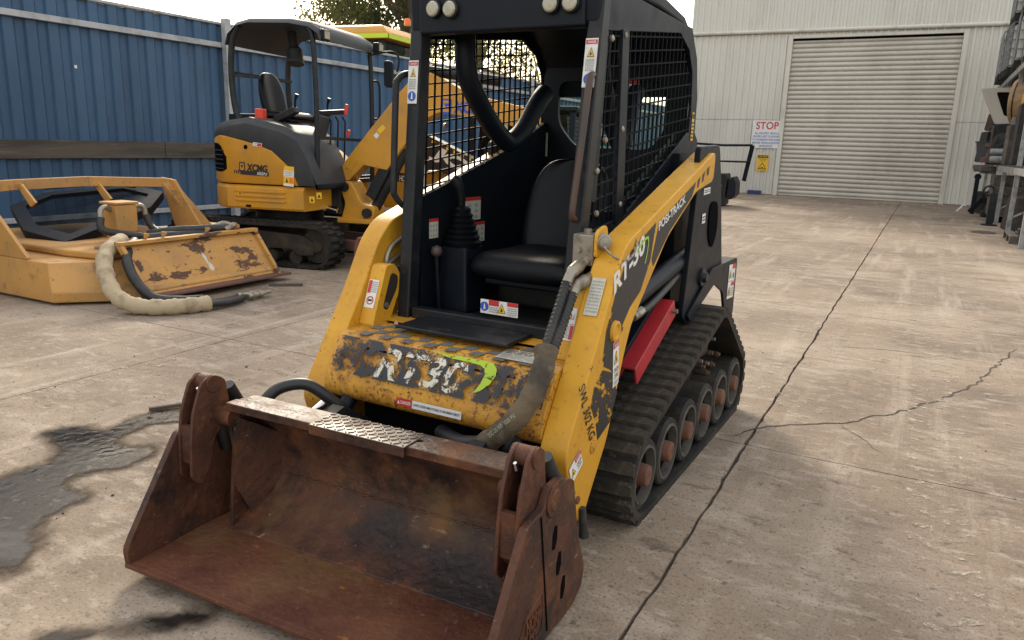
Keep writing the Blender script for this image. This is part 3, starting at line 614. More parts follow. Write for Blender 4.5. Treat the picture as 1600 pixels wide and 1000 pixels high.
def inl(y,z,w,h,items,base='cream_label'): decal(loader,(IN,y,z),(0,-1,0),(0,0,1),w,h,[],base=base) if items is None else decal(loader,(IN+.0005,y,z),(0,1,0),(0,0,1),w,h,items,base=base)
for (y,z,w,h) in ((.20,.965,.165,.095),(.30,.87,.10,.085),(-.005,.915,.06,.075)):
    o = Vector((IN+.0015,y,z)); b = B(); b.mi = 0
    b.face([o,o+Vector((0,w,0)),o+Vector((0,w,h)),o+Vector((0,0,h))]); b.mi = 1
    p_ = Vector((.0006,0,0)); b.face([o+p_+Vector((0,0,h*.84)),o+p_+Vector((0,w,h*.84)),o+p_+Vector((0,w,h)),o+p_+Vector((0,0,h))]); b.mi = 2
    for i in range(3):
        for j in range(3):
            q = o+p_+Vector((0,w*(.08+.31*i),h*(.08+.25*j))); b.face([q,q+Vector((0,w*.18,0)),q+Vector((0,w*.14,h*.12)),q+Vector((0,.02*w,h*.12))])
    b.build('label',[M['cream_label'],M['d_red'],M['d_grey']],loader,smooth=None,normals=False)
decal(loader,(-.345,.95,1.225),(1,0,0),(0,0,1),.03,.11,[('lines',.12,.06,.88,.9,8,'d_grey')],base='cream_label')
decal(loader,(.3672,.985,1.315),(0,1,0),(0,0,1),.032,.12,[('lines',.1,.05,.9,.7,5,'d_black'),('rect',.1,.78,.9,.95,'d_black')],base='d_yellow')
# --- loader arms
arm_poly = roundpoly([(.86,1.275),(-.10,.985),(-.175,.915),(-.275,.74),(-.475,.44),(-.50,.385),(-.455,.27),(-.385,.135),(-.345,.135),(-.18,.345),(-.075,.60),(-.02,.70),(.10,.80),(.30,.965),(.62,1.115),(.86,1.15)],.035,3)
def arm(s):
    a_ = sprism(arm_poly, s, .430, .520).build('loader_arm', M['yellow'], loader, .006)
    # raised rim plate on the outer face edge and inner lug
    lug = roundpoly([(-.300,.615),(-.215,.835),(-.165,.835),(-.118,.77),(-.20,.615)],.018,3)
    l_ = sprism(lug, s, .362, .4295).build('arm_lug', M['yellow'], a_, .005)
    slot = roundpoly([(-.190,.805),(-.150,.79),(-.155,.745),(-.215,.665),(-.240,.68)],.018,4)
    B().prism(slot,0,s*.3605,s*.3615).build('lug_slot', M['trackframe'], a_); B().cyl((s*.3555,-.222,.688),(s*.361,-.222,.688),.010).build('lug_pin', M['steel'], a_)
    B().lathe((s*.52,-.30,.36),(s,0,0),[(0,.022),(.004,.022),(.006,.016),(.006,0)],14).build('arm_pin', M['yellow_worn'], a_)
    B().lathe((s*.52,-.18,.71),(s,0,0),[(0,.036),(.012,.034),(.014,.024),(.008,.018),(.008,0)],22).build('pivot_boss', M['yellow'], a_, .002)
    B().lathe((s*.52,-.40,.22),(s,0,0),[(0,.014),(.006,.012),(.006,0)],10).build('arm_bolt', M['hubrust'], a_)
    # dark worn toe behind the front face
    sprism([(-.47,.375),(-.44,.27),(-.39,.20),(-.36,.25),(-.40,.36)], s, .40, .4295).build('toe_plate', M['blackmetal'], a_)
    return a_
armR = arm(1); armL = arm(-1)
# cross member with bulged worn face and checker film
cm = roundpoly([(-.215,.628),(-.385,.612),(-.425,.57),(-.475,.475),(-.485,.425),(-.46,.395),(-.40,.40),(-.30,.47),(-.215,.56)],.03,4)
cmo = B().prism(cm,0,-.4298,.4298).build('cross_member', M['yellow_worn'], loader, .004)
B().prism([(-.22,.6295),(-.22,.634),(-.10,.634),(-.10,.60)],0,-.4298,.4298).build('deck_plate', M['yellow'], loader)
b = B(); b.mi = 0
ck_ = B()
for i in range(15):
    for j in range(4):
        if (i+j) % 2: continue
        x = -.36+i*.046; y = -.388+j*.036
        if x+.046 > .33 or (j > 1 and -.26 < x < .215): continue
        zz = lambda yy: .628+(yy+.215)*.094+.002
        b = B(); b.face([(x,y,zz(y)),(x+.046,y,zz(y)),(x+.046+.012,y+.036,zz(y+.036)),(x+.012,y+.036,zz(y+.036))]); b.build('checker_film', M['deckgrey'], cmo, smooth=None)
# printed film on the bulged face, following the profile
fo = [(-.397,.604),(-.4265,.571),(-.452,.524),(-.4765,.476)]
def onface(t):   # t 0 top..1 bottom
    t = max(0,min(.999,t))*3; i = int(t); f_ = t-i; a_ = Vector(fo[i]); c_ = Vector(fo[i+1]); return a_.lerp(c_,f_)
def filmstrip(name, x0, x1, t0, t1, m, off, shear=0):
    b = B(); n = 8
    for k in range(n):
        ta = t0+(t1-t0)*k/n; tb = t0+(t1-t0)*(k+1)/n; A_ = onface(ta); C_ = onface(tb); o_ = Vector((-.0085-off,.0045+off*.5))
        b.face([(x0-shear*ta,A_.x+o_.x,A_.y+o_.y),(x0-shear*tb,C_.x+o_.x,C_.y+o_.y),(x1-shear*tb,C_.x+o_.x,C_.y+o_.y),(x1-shear*ta,A_.x+o_.x,A_.y+o_.y)])
    return b.build(name, m, cmo, smooth=None)
filmstrip('black_film', -.405, .42, .02, .90, M['deckblack'], 0)
b = B(); 
b.text('RT30',(0,0,0),(1,0,0),(0,1,0),.46,1,.25,.03)
for v_ in b.bm.verts:
    q = onface(.86-.72*v_.co.y); v_.co = Vector((-.22+v_.co.x*.78, q.x-.0095, q.y+.005))
b.build('worn_lettering', M['deckwhite'], cmo, smooth=None, normals=False)
sw = B()
for ring in (((672,553),(705,556),(735,560),(758,566),(771,574),(776,584),(774,594),(765,603),(750,610),(738,612),(750,602),(757,592),(757,583),(750,577),(732,572),(704,566)),):
    pts_ = []
    for p in ring:
        q = lpx(p,1,-.432); t_ = max(0,min(.95,(.604-q.z)/.128)); f_ = onface(t_); q = lpx(p,1,f_.x-.011); pts_.append((q.x,f_.x-.0105,f_.y+.0053))
    sw.face(pts_); bmesh.ops.triangulate(sw.bm, faces=sw.bm.faces[:])
sw.build('worn_swoosh', M['decklime'], cmo, smooth=None)
o_ = Vector((-.10,-.4905,.436)); decal(cmo,(-.105,-.4895,.430),(1,0,0),(0,.12,.99),.255,.026,[('rect',0,0,.25,1,'d_red'),('text','DANGER',.07,.28,.23,.72,'white'),('poly',[(.02,.25),(.055,.25),(.0375,.75)],'white'),('text','LOWER LOADER ARMS IF POSSIBLE FOR MAXIMUM STABILITY',.27,.36,.98,.68,'d_black')])
# labels on the arm and cross member top
decal(cmo,(.20,-.375,.6165),(1,0,0),(0,.99,.09),.15,.085,[('lines',.05,.55,.95,.95,3,'d_black'),('lines',.05,.05,.95,.5,4,'d_grey')],base='cream_label')
fd = Vector((0,.20,.30)).normalized()
def lugl(s): o = Vector((-.3655 if s < 0 else .3655,-.356+.004*0,.635)); 
fdl = Vector((0,.085,.22)).normalized()
decal(armL,(-.422,-.2745,.681),(1,0,0),fdl,.045,.105,[('ring',.5,.26,.016,'d_red'),('poly',[(.3,.22),(.7,.24),(.7,.3),(.3,.31)],'d_black'),('rect',.05,.52,.35,.97,'d_red'),('lines',.4,.54,.95,.95,6,'d_grey')])
decal(armR,(.373,-.2745,.681),(1,0,0),fdl,.045,.105,NO_RIDE)
decal(armR,(.448,-.1955,.882),(1,0,0),(0,.076,.076),.045,.0,[]) if False else None
fd2 = Vector((0,.100,.175)).normalized(); decal(armR,Vector((.448,-.2755,.742))+fd2*.03+Vector((0,-.002,.001)),(1,0,0),fd2,.046,.125,[('lines',.08,.06,.92,.94,10,'d_grey')],base='cream_label')
# side graphics of the near arm
XA = .5212
def armfilm(name, pix, m, off=0):
    b = B(); b.face([Vector((XA+off,*lpx(p,0,XA).yz)) for p in pix]); bmesh.ops.triangulate(b.bm, faces=b.bm.faces[:]); return b.build(name, m, armR, smooth=None)
def film2(name, yz, m, off=0):
    b = B(); b.face([(XA+off,y,z) for y,z in yz]); bmesh.ops.triangulate(b.bm, faces=b.bm.faces[:]); return b.build(name, m, armR, smooth=None)
def armtext(body, ll, lr, ul, m, off=.0007, shear=.0, name='lettering', bold=.02):
    a_,b2,c2 = [Vector((XA+off,*lpx(p,0,XA).yz)) for p in (ll,lr,ul)]; u = b2-a_; v = c2-a_
    b = B(); b.text(body,a_,u,v,1,1,shear,bold); return b.build(name,m,armR,smooth=None,normals=False)
film2('black_film', [(-.245,.72),(-.185,.83),(-.125,.905),(-.07,.955),(.155,1.03),(.12,.90),(.04,.805),(-.05,.765),(-.115,.71),(-.15,.655),(-.185,.60),(-.26,.63)], M['armblack'])
film2('black_film', [(.135,.905),(.185,1.02),(.36,1.082),(.60,1.155),(.56,1.10),(.31,.985),(.155,.875)], M['d_black'])
film2('black_film', [(.62,1.16),(.655,1.175),(.64,1.135),(.62,1.13)], M['d_black']); film2('black_film', [(.68,1.18),(.715,1.195),(.70,1.155),(.68,1.15)], M['d_black']); film2('black_film', [(.74,1.20),(.775,1.215),(.77,1.18),(.745,1.175)], M['d_black'])
film2('black_film', [(-.255,.60),(-.17,.57),(-.12,.49),(-.17,.40),(-.265,.37),(-.29,.44),(-.335,.50),(-.315,.56)], M['armchip'])
film2('black_film', [(-.23,.70),(-.20,.69),(-.13,.60),(-.125,.54),(-.19,.585),(-.25,.61)], M['armchip'], .0004)
armtext('RT-30',(959,462),(1008,392),(957,432),M['white'],.0012,.12,bold=.035)
armtext('POSI-TRACK',(1029,361),(1071,316),(1028,348),M['white'],.0012,.1,bold=.03)
armtext('SWL 302 KG',(903,607),(921,690),(913,597),M['d_black'],.0012,0,bold=.01)
sw = B(); pp = smoothpath([(XA+.0015,-.02,.955),(XA+.0015,.045,.985),(XA+.0015,.085,.985),(XA+.0015,.085,.94),(XA+.0015,.07,.90)],4)
for k in range(len(pp)-1):
    t = k/len(pp); sw.face([pp[k],pp[k+1],pp[k+1]+Vector((0,-.012*t-.001,-.012*(1-t)-.002)),pp[k]+Vector((0,-.012*t-.001,-.012*(1-t)-.002))])
sw.build('swoosh', M['d_lime'], armR, smooth=None)
decal(armR,Vector((XA,-.165,.515)),(0,.98,.2),(0,-.12,1),.05,.155,CRUSH_TALL)
a_ = Vector((XA,*lpx((893,757),0,XA).yz)); decal(armR,a_,(0,.86,.5),(0,-.42,.9),.085,.062,CRUSH_WIDE)
decal(loader,Vector((.5155,1.30,.57)),(0,1,-.05),(0,0,1),.125,.17,[('rect',0,.5,1,.52,'d_grey'),('rect',.5,.86,1,1,'d_red'),('circ',.74,.66,.015,'d_blue'),('rect',.5,.36,1,.48,'d_red'),('lines',.5,.05,.95,.32,4,'d_grey')]+TRI(.25,.6,.2,.25)+TRI(.25,.1,.2,.28))
quad_dec(0,.5015,(1099,305),(1109,302),(1099,295),[('lines',.1,.2,.9,.8,2,'d_black')])
quad_dec(0,.5015,(1096,350),(1101,348),(1096,335),[('lines',.1,.2,.9,.8,2,'d_black')])
# --- lift cylinders, red lock bar
def liftcyl(s):
    a_ = Vector((s*.45,.05,.735)); c_ = Vector((s*.45,.82,.845)); d = (c_-a_)
    b = B(); b.tube([a_+d*.06,c_-d*.02],.036,18); cy = b.build('lift_cylinder', M['black'], loader, .004)
    B().cyl(a_-d*.05,a_+d*.08,.02).build('cylinder_rod', M['chrome'], cy); B().cyl(a_+Vector((-.05,-.03,0)),a_+Vector((.05,-.03,0)),.03).build('rod_eye', M['blackmetal'], cy)
    B().tube(smoothpath([a_+d*.12+Vector((s*.03,0,-.04)),a_+d*.22+Vector((s*.035,0,-.05)),a_+d*.5+Vector((s*.03,0,-.045)),a_+d*.9+Vector((s*.0,0,-.05))],4),.014,10).build('hose', M['hose'], cy)
    B().tube([a_+d*.05+Vector((s*.03,0,-.04)),a_+d*.16+Vector((s*.032,0,-.044))],.018,8).build('hose_fitting', M['steel'], cy)
both(liftcyl)
p0 = lpx((981,580),0,.46); p1 = lpx((1040,478),0,.46); d = (p1-p0).normalized(); up = Vector((1,0,0)).cross(d).normalized(); up = up if up.z > 0 else -up
def chan(p): return [p+Vector((x,0,0))+up*y for x,y in ((-.045,-.04),(-.045,.035),(.04,.035),(.04,-.04),(.030,-.04),(.030,.025),(-.035,.025),(-.035,-.04))]
rb = B(); rb.loft([chan(p0-d*.02),chan(p1)]); rbo = rb.build('arm_lock_bar', M['red'], loader, .004); B().cyl(p1+Vector((.03,-.03,-.01)),p1+Vector((.06,-.03,-.01)),.010,n=6).build('bar_bolt', M['steel'], rbo)
# --- hydraulic block, couplers, hoses
vb = lpx((918,390),0,.40); vbx = B().box((.355,-.165,.905),(.428,-.085,1.005)).build('valve_block', M['steel'], loader, .005)
for q in ((.378,-.1655,.955),(.405,-.1655,.93)): B().cyl(q,(q[0],q[1]-.012,q[2]),.011,n=6).build('block_bolt', M['steel'], vbx)
B().cyl((.39,-.125,1.005),(.39,-.125,1.02),.013,n=6).build('block_bolt', M['steel'], vbx)
tab = B().prism(roundpoly([(-.17,.93),(-.165,1.02),(-.09,1.035),(-.07,.97)],.02),0,.43,.442).build('coupler_tab', M['yellow'], armR, .003)
cp = B(); cp.lathe((.442,-.125,.985),(.55,-.83,0),[(-.01,.024),(.010,.024),(.012,.0265),(.022,.0265),(.024,.023),(.034,.023),(.036,.019),(.05,.018),(.052,0)],24); cp.build('dust_cap', M['steel'], armR, 0, 30)
ch = smoothpath([(.47,-.18,.975),(.50,-.17,.945),(.525,-.12,.93),(.528,-.06,.95),(.522,-.03,.985),(.505,-.05,.995)],4)
for k in range(0,len(ch)-1):
    B().tube([ch[k],ch[k+1]],.003 if k % 2 else .0045,6).build('chain_link', M['steel'], armR)
def pl_(*ps): return [lpx(p,1,y) for p,y in ps]
def fit(pts, name='hose_coupling'):
    P = smoothpath(pl_(*pts),6); n = len(P); b = B(); b.tube(P,[.0165 if k < n*.3 else (.021 if k < n*.62 else .0165) for k in range(n)],14); b.build(name, M['steel'], loader, 0, 30)
fit((((922,402),-.15),((905,415),-.20),((892,428),-.25),((884,446),-.28))); fit((((930,428),-.15),((915,438),-.21),((902,448),-.25),((894,463),-.28)))
def corr(pts, r, name):
    P = smoothpath(pts,18); b = B(); b.tube(P,[r*(1.0 if k % 3 else 1.16) for k in range(len(P))],12); return b.build(name, M['hose'], loader, 0, 25)
corr(pl_(((885,442),-.278),((873,480),-.33),((860,520),-.39),((849,556),-.44)),.0145,'hydraulic_hose')
corr(pl_(((895,459),-.278),((883,495),-.33),((871,530),-.39),((859,562),-.44)),.0145,'hydraulic_hose')
sv = smoothpath(pl_(((854,546),-.43),((848,578),-.475),((832,618),-.515),((806,655),-.545),((775,682),-.55),((758,692),-.54)),8)
b = B(); b.tube(sv,[.0375 if k < 2 else .0335+.0018*math.sin(k*.9)+.001*math.sin(k*2.3) for k in range(len(sv))],18); b.build('hose_sleeve', M['sleeve'], loader, 0, 60)
B().tube(smoothpath(pl_(((764,689),-.545),((742,694),-.53),((715,690),-.50),((690,675),-.44)),6),.026,14).build('hose_bundle', M['hose'], loader)
q0, q1 = lpx((765,684),1,-.588), lpx((806,652),1,-.585); b = B(); b.text('2SC-20 WP 3000 PSI', q0, q1-q0, Vector((-.008,-.004,.010)),1,1,0,.0); b.build('hose_print', M['cream_label'], loader, smooth=None, normals=False)
# pipes on the far arm
for k, dz in enumerate((0,-.055)):
    b = B(); b.tube(smoothpath([(-.418,.10,.965+dz),(-.418,-.02,.925+dz),(-.418,-.10,.895+dz),(-.418,-.135,.865+dz*.8),(-.418,-.145+k*.05,.83+dz*.2),(-.418,-.13+k*.05,.805)],5),.0095,10); b.build('hydraulic_pipe', M['steel'], armL)
B().box((-.428,-.165,.775),(-.395,-.085,.815)).build('pipe_clamp', M['steel'], armL, .004)
B().lathe((-.4295,-.02,.80),(1,0,0),[(0,.03),(.02,.03),(.022,.018),(.04,.016),(.04,0)],16).build('pivot_nut', M['blackmetal'], armL)
# quick hitch behind the bucket
qh = B(); qh.prism([(-.36,.16),(-.44,.12),(-.60,.14),(-.66,.40),(-.58,.42),(-.45,.34)],0,-.30,-.25); qh.prism([(-.36,.16),(-.44,.12),(-.60,.14),(-.66,.40),(-.58,.42),(-.45,.34)],0,.25,.30); qh.box((-.30,-.62,.15),(.30,-.58,.36)); qh.build('quick_hitch', M['black_dusty'], loader)
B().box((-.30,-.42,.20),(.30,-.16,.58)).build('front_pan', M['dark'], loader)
for s in (-1,1):
    B().tube([(s*.335,-.33,.52),(s*.335,-.52,.34)],.028,14).build('tilt_cylinder', M['black'], loader); B().tube([(s*.335,-.50,.36),(s*.335,-.60,.26)],.014,12).build('tilt_rod', M['chrome'], loader)
B().tube([(-.40,-.50,.39),(-.40,-.585,.36)],.016,12).build('tilt_rod', M['chrome'], loader)
B().tube(smoothpath([(-.50,-.72,.40),(-.47,-.66,.46),(-.40,-.60,.475),(-.34,-.55,.42),(-.31,-.50,.36)],6),.020,12).build('hydraulic_hose', M['hose'], loader)
B().tube([(.528,-.375,.185),(.533,-.37,.12),(.535,-.365,.085)],[.012,.013,.017],10).build('hydraulic_hose', M['hose'], loader)
# --- four-in-one bucket
bucket = None
back = B()
W2 = .49
prof_b = [(-.845,.455),(-.80,.472),(-.725,.465),(-.665,.40),(-.64,.22),(-.70,.12),(-.80,.06),(-.865,.045),(-.865,.062),(-.80,.085),(-.725,.155),(-.695,.205),(-.705,.35),(-.765,.43)]
back.prism(prof_b,0,-W2,W2); bucket = back.build('bucket', M['rust'], loader, .004)
bucket['label'] = 'rusty brown four-in-one bucket'
B().box((-.487,-.852,.450),(.487,-.805,.4765)).build('top_edge', M['rust'], bucket, .004)
B().tube([(-.40+.8*k/60,-.697+.002*math.sin(k*2.3),.203) for k in range(61)],[.0035+.0015*math.sin(k*1.9) for k in range(61)],6).build('weld_bead', M['rust'], bucket)
def endplate(s):
    B().prism([(-.85,.45),(-.80,.468),(-.72,.462),(-.66,.40),(-.64,.2),(-.72,.09),(-.86,.06),(-.845,.20),(-.83,.32)],0,s*.478,s*.492).build('end_plate', M['rust'], bucket, .002)
    g_ = B(); P_ = [(s*.477,-.832,.43),(s*.415,-.702,.345),(s*.41,-.690,.205),(s*.45,-.795,.085),(s*.477,-.842,.20)]; g_.face([P_[0],P_[1],P_[2]]); g_.face([P_[0],P_[2],P_[4]]); g_.face([P_[4],P_[2],P_[3]]); g_.build('gusset', M['rust'], bucket, smooth=None)
both(endplate)
floor = B().prism([(-1.145,.040),(-1.135,.052),(-.90,.058),(-.70,.052),(-.62,.10),(-.60,.09),(-.68,.030),(-.90,.026)],0,-.578,.578).build('clam_floor', M['rust_floor'], bucket, .002)
B().prism([(-1.155,.036),(-1.155,.050),(-1.06,.0525),(-1.06,.036)],0,-.60,.60).build('cutting_edge', M['rust_floor'], bucket, .003)
def clam(s):
    pl_ = [(-1.15,.038),(-1.155,.095),(-1.135,.13),(-.955,.395),(-.91,.40),(-.86,.40),(-.83,.445),(-.755,.445),(-.665,.405),(-.615,.22),(-.55,.09),(-.565,.03),(-.63,-.0+.004),(-.70,.004)]
    c_ = B().prism(roundpoly(pl_,.012,2),0,s*.580,s*.603).build('clam_side', M['rust'], bucket, .003)
    if s > 0:
        _iv = (Matrix.Translation(Vector((.014,-.75,0))) @ Matrix.Rotation(R(2.6),4,'Z') @ Matrix.Translation(Vector((0,.75,0)))).inverted()
        for p in ((866,840),(873,880),(880,917)):
            q = _iv @ lpx(p,0,.617); y,z = q.y,q.z
            B().prism([(y-.013,z-.030),(y+.002,z-.034),(y+.015,z-.008),(y+.012,z+.030),(y-.003,z+.034),(y-.014,z+.008)],0,.6034,.6046).build('slot', M['dark'], c_)
        j0 = _iv @ lpx((842,808),0,.617); j1 = _iv @ lpx((853,985),0,.617); B().bar((.6035,j0.y,j0.z),(.6035,j1.y,j1.z),.005,.004,(1,0,0)).build('plate_joint', M['dark'], c_)
        cr = roundpoly([(-.965,.055),(-.985,.10),(-.94,.155),(-.85,.175),(-.845,.055)],.02,3)
        B().tube([(.604,*p) for p in cr]+[(.604,*cr[0])],.0028,6).build('cast_border', M['rust'], c_)
        b = B(); b.text('NORM',(.6045,-.945,.10),(0,.085,0),(0,.0,.04),1,1,0,.03); b.text('MV',(.6045,-.925,.065),(0,.05,0),(0,.0,.03),1,1,0,.03); ex_ = bmesh.ops.extrude_face_region(b.bm,geom=b.bm.faces[:]); [setattr(v_,'co',v_.co+Vector((.003,0,0))) for v_ in ex_['geom'] if isinstance(v_,bmesh.types.BMVert)]
        b.build('cast_lettering', M['rust_floor'], c_, smooth=None)
    # hinge knuckle: two cheeks with a pin tube on top
    ck = roundpoly([(-.815,.54),(-.865,.568),(-.910,.545),(-.945,.46),(-.958,.38),(-.965,.26),(-.93,.225),(-.895,.27),(-.87,.36),(-.80,.43)],.014,3)
    h_ = B().prism(ck,0,s*.519,s*.530).build('hinge_cheek', M['rust'], bucket, .003)
    B().prism(ck,0,s*.5685,s*.5795).build('hinge_cheek', M['rust'], bucket, .003)
    B().prism([(-.952,.42),(-.952,.30),(-.925,.27),(-.91,.30),(-.935,.42)],0,s*.530,s*.5685).build('hinge_web', M['rust'], bucket)
    B().lathe((s*.515,-.865,.536),(s,0,0),[(0,.016),(.0,.027),(.07,.027),(.07,.015),(.073,0)],20).build('hinge_tube', M['rust'], bucket, .002)
    B().lathe((s*.519,-.835,.425),(-s,0,0),[(-.05,.032),(0,.032),(.045,.030),(.05,.025),(.046,.016),(.046,0)],22).build('pivot_boss', M['rust'], bucket, .002)
    B().lathe((s*.603,-.805,.405),(s,0,0),[(0,.044),(.006,.044),(.006,.030),(.010,.026),(.010,0)],22).build('pivot_cap', M['rust'], bucket, .002)
    B().tube([(s*.54,-.895,.51),(s*.54,-.905,.53)],[.008,.005],8).build('grease_nipple', M['chrome'], bucket)
    B().tube([(s*.545,-.86,.54),(s*.545,-.80,.30)],.022,12).build('clam_cylinder', M['black_dusty'], bucket)
    b = B(); b.tube([(s*.56,-.77,.50),(s*.565,-.735,.43),(s*.57,-.70,.40)],[.02,.026,.024],12); b.build('hose_coupling', M['hose'], bucket)
both(clam)
# tread plate step on the top edge
dp = B().box((-.140,-.868,.477),(.190,-.768,.481)); dpo = dp.build('tread_step', M['diamond'], bucket, .002); B().box((-.139,-.8685,.452),(.189,-.8655,.4768)).build('step_flange', M['rust'], bucket)
b = B()
for i in range(17):
    for j in range(6):
        x = -.130+i*.0192; y = -.856+j*.0172; s_ = 1 if (i+j) % 2 else -1; b.bar((x-.006,y-.006*s_,.4822),(x+.006,y+.006*s_,.4822),.004,.003)
b.build('tread_pattern', M['diamond'], dpo, smooth=None)['kind'] = 'stuff'
# the bucket hangs a little askew on its hitch
_c = Vector((0,-.75,0)); _m = Matrix.Translation(_c+Vector((.014,.0,0))) @ Matrix.Rotation(R(2.6),4,'Z') @ Matrix.Translation(-_c); bucket.matrix_local = _m
# ================================================================== FENCE (plane X=-9) and far boundary
FX = -9.0
fence = thing('sheet_metal_fence', 'tall blue corrugated sheet fence with pale rails and a timber plank', 'fence', Frame((FX,0,0),0))
def trapez(y0, y1, pitch, depth, web=.25, top=.35):
    y = y0; out = []
    while y < y1:
        for f_, d_ in ((0,0),(1-top-2*web*.4,0),(1-top-web*.25,depth),(1-web*.25,depth)): out.append((y+f_*pitch,d_))
        y += pitch
    return out
def sheet(name, prof, z0, z1, m, parent, x=0):
    b = B(); rows = []
    for z in (z0,z1): rows.append([b.bm.verts.new((x-d_,y,z)) for y,d_ in prof])
    for k in range(len(prof)-1): b._f([rows[0][k],rows[0][k+1],rows[1][k+1],rows[1][k]])
    return b.build(name, m, parent, smooth=None)
# sheets stand side by side, each 1.0 m wide
fw_ = trapez(0,1.0001,.25,.032); FH = 2.78
sh_me = None
for k in range(-4,34):
    if sh_me is None: so_ = sheet('fence_sheet', fw_[:16]+[(1.0,0)], .06, FH, M['fence'], fence); sh_me = so_.data; so_.location = (0,k,0)
    else:
        o = inst('fence_sheet', sh_me, fence, (0,k,rng.uniform(-.006,.006)))
B().box((.0,-4,2.47),(.055,34,2.54)).build('fence_rail', M['rail'], fence, .006); B().box((.0,-4,.24),(.05,34,.30)).build('fence_rail', M['rail'], fence, .006)
B().box((-.06,-4,FH),(.02,34,FH+.035)).build('fence_capping', M['rail'], fence, .006)
for y in (-2,.9,3.8,6.7): pass
y = -3.0
for k in range(6): B().box((.002,-4+k*2.72,.955),(.048,-4+k*2.72+2.712,1.165)).build('timber_plank', M['timber'], fence, .006) if -4+k*2.72 < 8 else None
for y in (-1.1,7.95,12.7,17.4,22.1): B().prism([(.056,y-.05),(.15,y-.05),(.15,y+.05),(.056,y+.05)],2,0,2.86).build('fence_post', M['rail'], fence, .008)
B().box((.001,5.76,1.995),(.004,5.79,2.03)).build('paint_chip', M['white'], fence)

# ================================================================== SHED
SY = 24.0
shed = thing('workshop_shed', 'large cream corrugated workshop shed with a roller door', 'shed', Frame((-1.77,SY,0),0))
DX0, DX1, DZ = -2.12, 2.12, 4.44
def wallsheet(name, x0, x1, z0, z1, pitch=.19, depth=.035):
    b = B(); n = int((x1-x0)/pitch)+1; P = []
    for k in range(n):
        for f_, d_ in ((0,0),(.42,0),(.5,depth),(.78,depth),(.86,0)):
            x = x0+(k+f_)*pitch
            if x <= x1: P.append((x,d_))
    P.append((x1,0)); lo_ = [b.bm.verts.new((x,-d_,z0)) for x,d_ in P]; hi_ = [b.bm.verts.new((x,-d_,z1)) for x,d_ in P]
    for k in range(len(P)-1): b._f([lo_[k],lo_[k+1],hi_[k+1],hi_[k]])
    return b.build(name, M['cream'], shed, smooth=None)
wallsheet('wall_sheet',-5.1,DX0-.13,.02,2.175); wallsheet('wall_sheet',-5.1,DX0-.13,2.185,4.6); wallsheet('wall_sheet',DX1+.13,7.5,.02,2.175); wallsheet('wall_sheet',DX1+.13,7.5,2.185,4.6)
wallsheet('wall_sheet',DX0-.13,DX1+.13,DZ+.09,4.6); wallsheet('wall_sheet',-5.1,7.5,4.61,8.2)
B().box((-5.1,.0,.0),(7.5,.25,.019)).build('wall_footing', M['concrete'], shed)
B().box((-5.1,.02,0),(-5.0,14,8.2)).build('side_wall', M['cream'], shed); B().box((-5.0,14,0),(7.5,14.1,8.2)).build('rear_wall', M['cream'], shed); B().box((7.4,.02,0),(7.5,14,8.2)).build('side_wall', M['cream'], shed)
B().prism([(-5.25,8.2),(1.2,9.4),(7.65,8.2)],1,-.15,14.2).build('roof', M['cream'], shed)
B().tube([(-5.1,-.075,4.66),(7.5,-.075,4.60)],.055,12).build('wall_pipe', M['trim'], shed)
for s in (-1,1): B().box((s*2.125 if s > 0 else -2.25,-.06,0),(2.25 if s > 0 else -2.125,.1,DZ+.09)).build('door_jamb', M['trim'], shed, .006)
B().box((-2.124,-.05,DZ),(2.124,.1,DZ+.089)).build('door_lintel', M['trim'], shed, .006)
rd = B().box((DX0,.10,.03),(DX1,.13,DZ)).build('roller_door', M['door'], shed)
sl_ = B(); n = 7; ph = .1295
for k in range(n): pass
prof = [(.10,0),(.062,.012),(.046,.042),(.046,.075),(.062,.105),(.10,.1195)]
sl_.loft([[(DX0,y,z) for y,z in prof],[(DX1,y,z) for y,z in prof]],caps=True); slm = sl_.mesh('slat',M['door'],45)
for k in range(34): inst('slat', slm, rd, (0,-.002,.06+k*ph*.995))
B().box((DX0,.05,.005),(DX1,.10,.062)).build('bottom_rail', M['door'], rd, .004)
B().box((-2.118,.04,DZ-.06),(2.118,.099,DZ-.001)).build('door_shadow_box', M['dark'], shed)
# signs on the wall
sg = thing('stop_sign', 'white STOP notice board with red and blue lettering on the shed wall', 'sign', Frame((-4.36,SY-.045,1.365),0))
SGW, SGH = .86, .80
sb = B().box((-SGW/2,-.012,0),(SGW/2,0,SGH)).build('sign_board', M['white'], sg, .003)
decal(sg,(-SGW/2,-.0125,0),(1,0,0),(0,0,1),SGW,SGH,[('text','STOP',.12,.68,.88,.95,'d_red',0,.02)]+[('text',t,x,.50-.115*i,1-x,.575-.115*i,'d_blue',0,.008) for i,(t,x) in enumerate((('ALL DELIVERY VEHICLE',.1),('DRIVERS ARE TO REPORT',.05),('TO WORKSHOP PERSONNEL',.03),('BEFORE VEHICLE ENTERS',.05),('WORKSHOP',.28)))],'sign_print',base=None)
sg = thing('caution_sign', 'small yellow caution sign with black triangle on the shed wall', 'sign', Frame((-4.395,SY-.045,.70),0))
B().box((-.17,-.012,0),(.17,0,.47)).build('sign_board', M['d_yellow'], sg, .003)
decal(sg,(-.17,-.0125,0),(1,0,0),(0,0,1),.34,.47,[('rect',.06,.8,.94,.97,'d_black'),('text','CAUTION',.14,.84,.86,.93,'d_yellow'),('text','OVERHEAD',.15,.70,.85,.75,'d_black'),('text','CRANE',.28,.6,.72,.65,'d_black'),('poly',[(.12,.1),(.88,.1),(.5,.54)],'d_black'),('poly',[(.23,.15),(.77,.15),(.5,.47)],'d_yellow'),('rect',.4,.18,.6,.24,'d_black')],'sign_print',base=None)
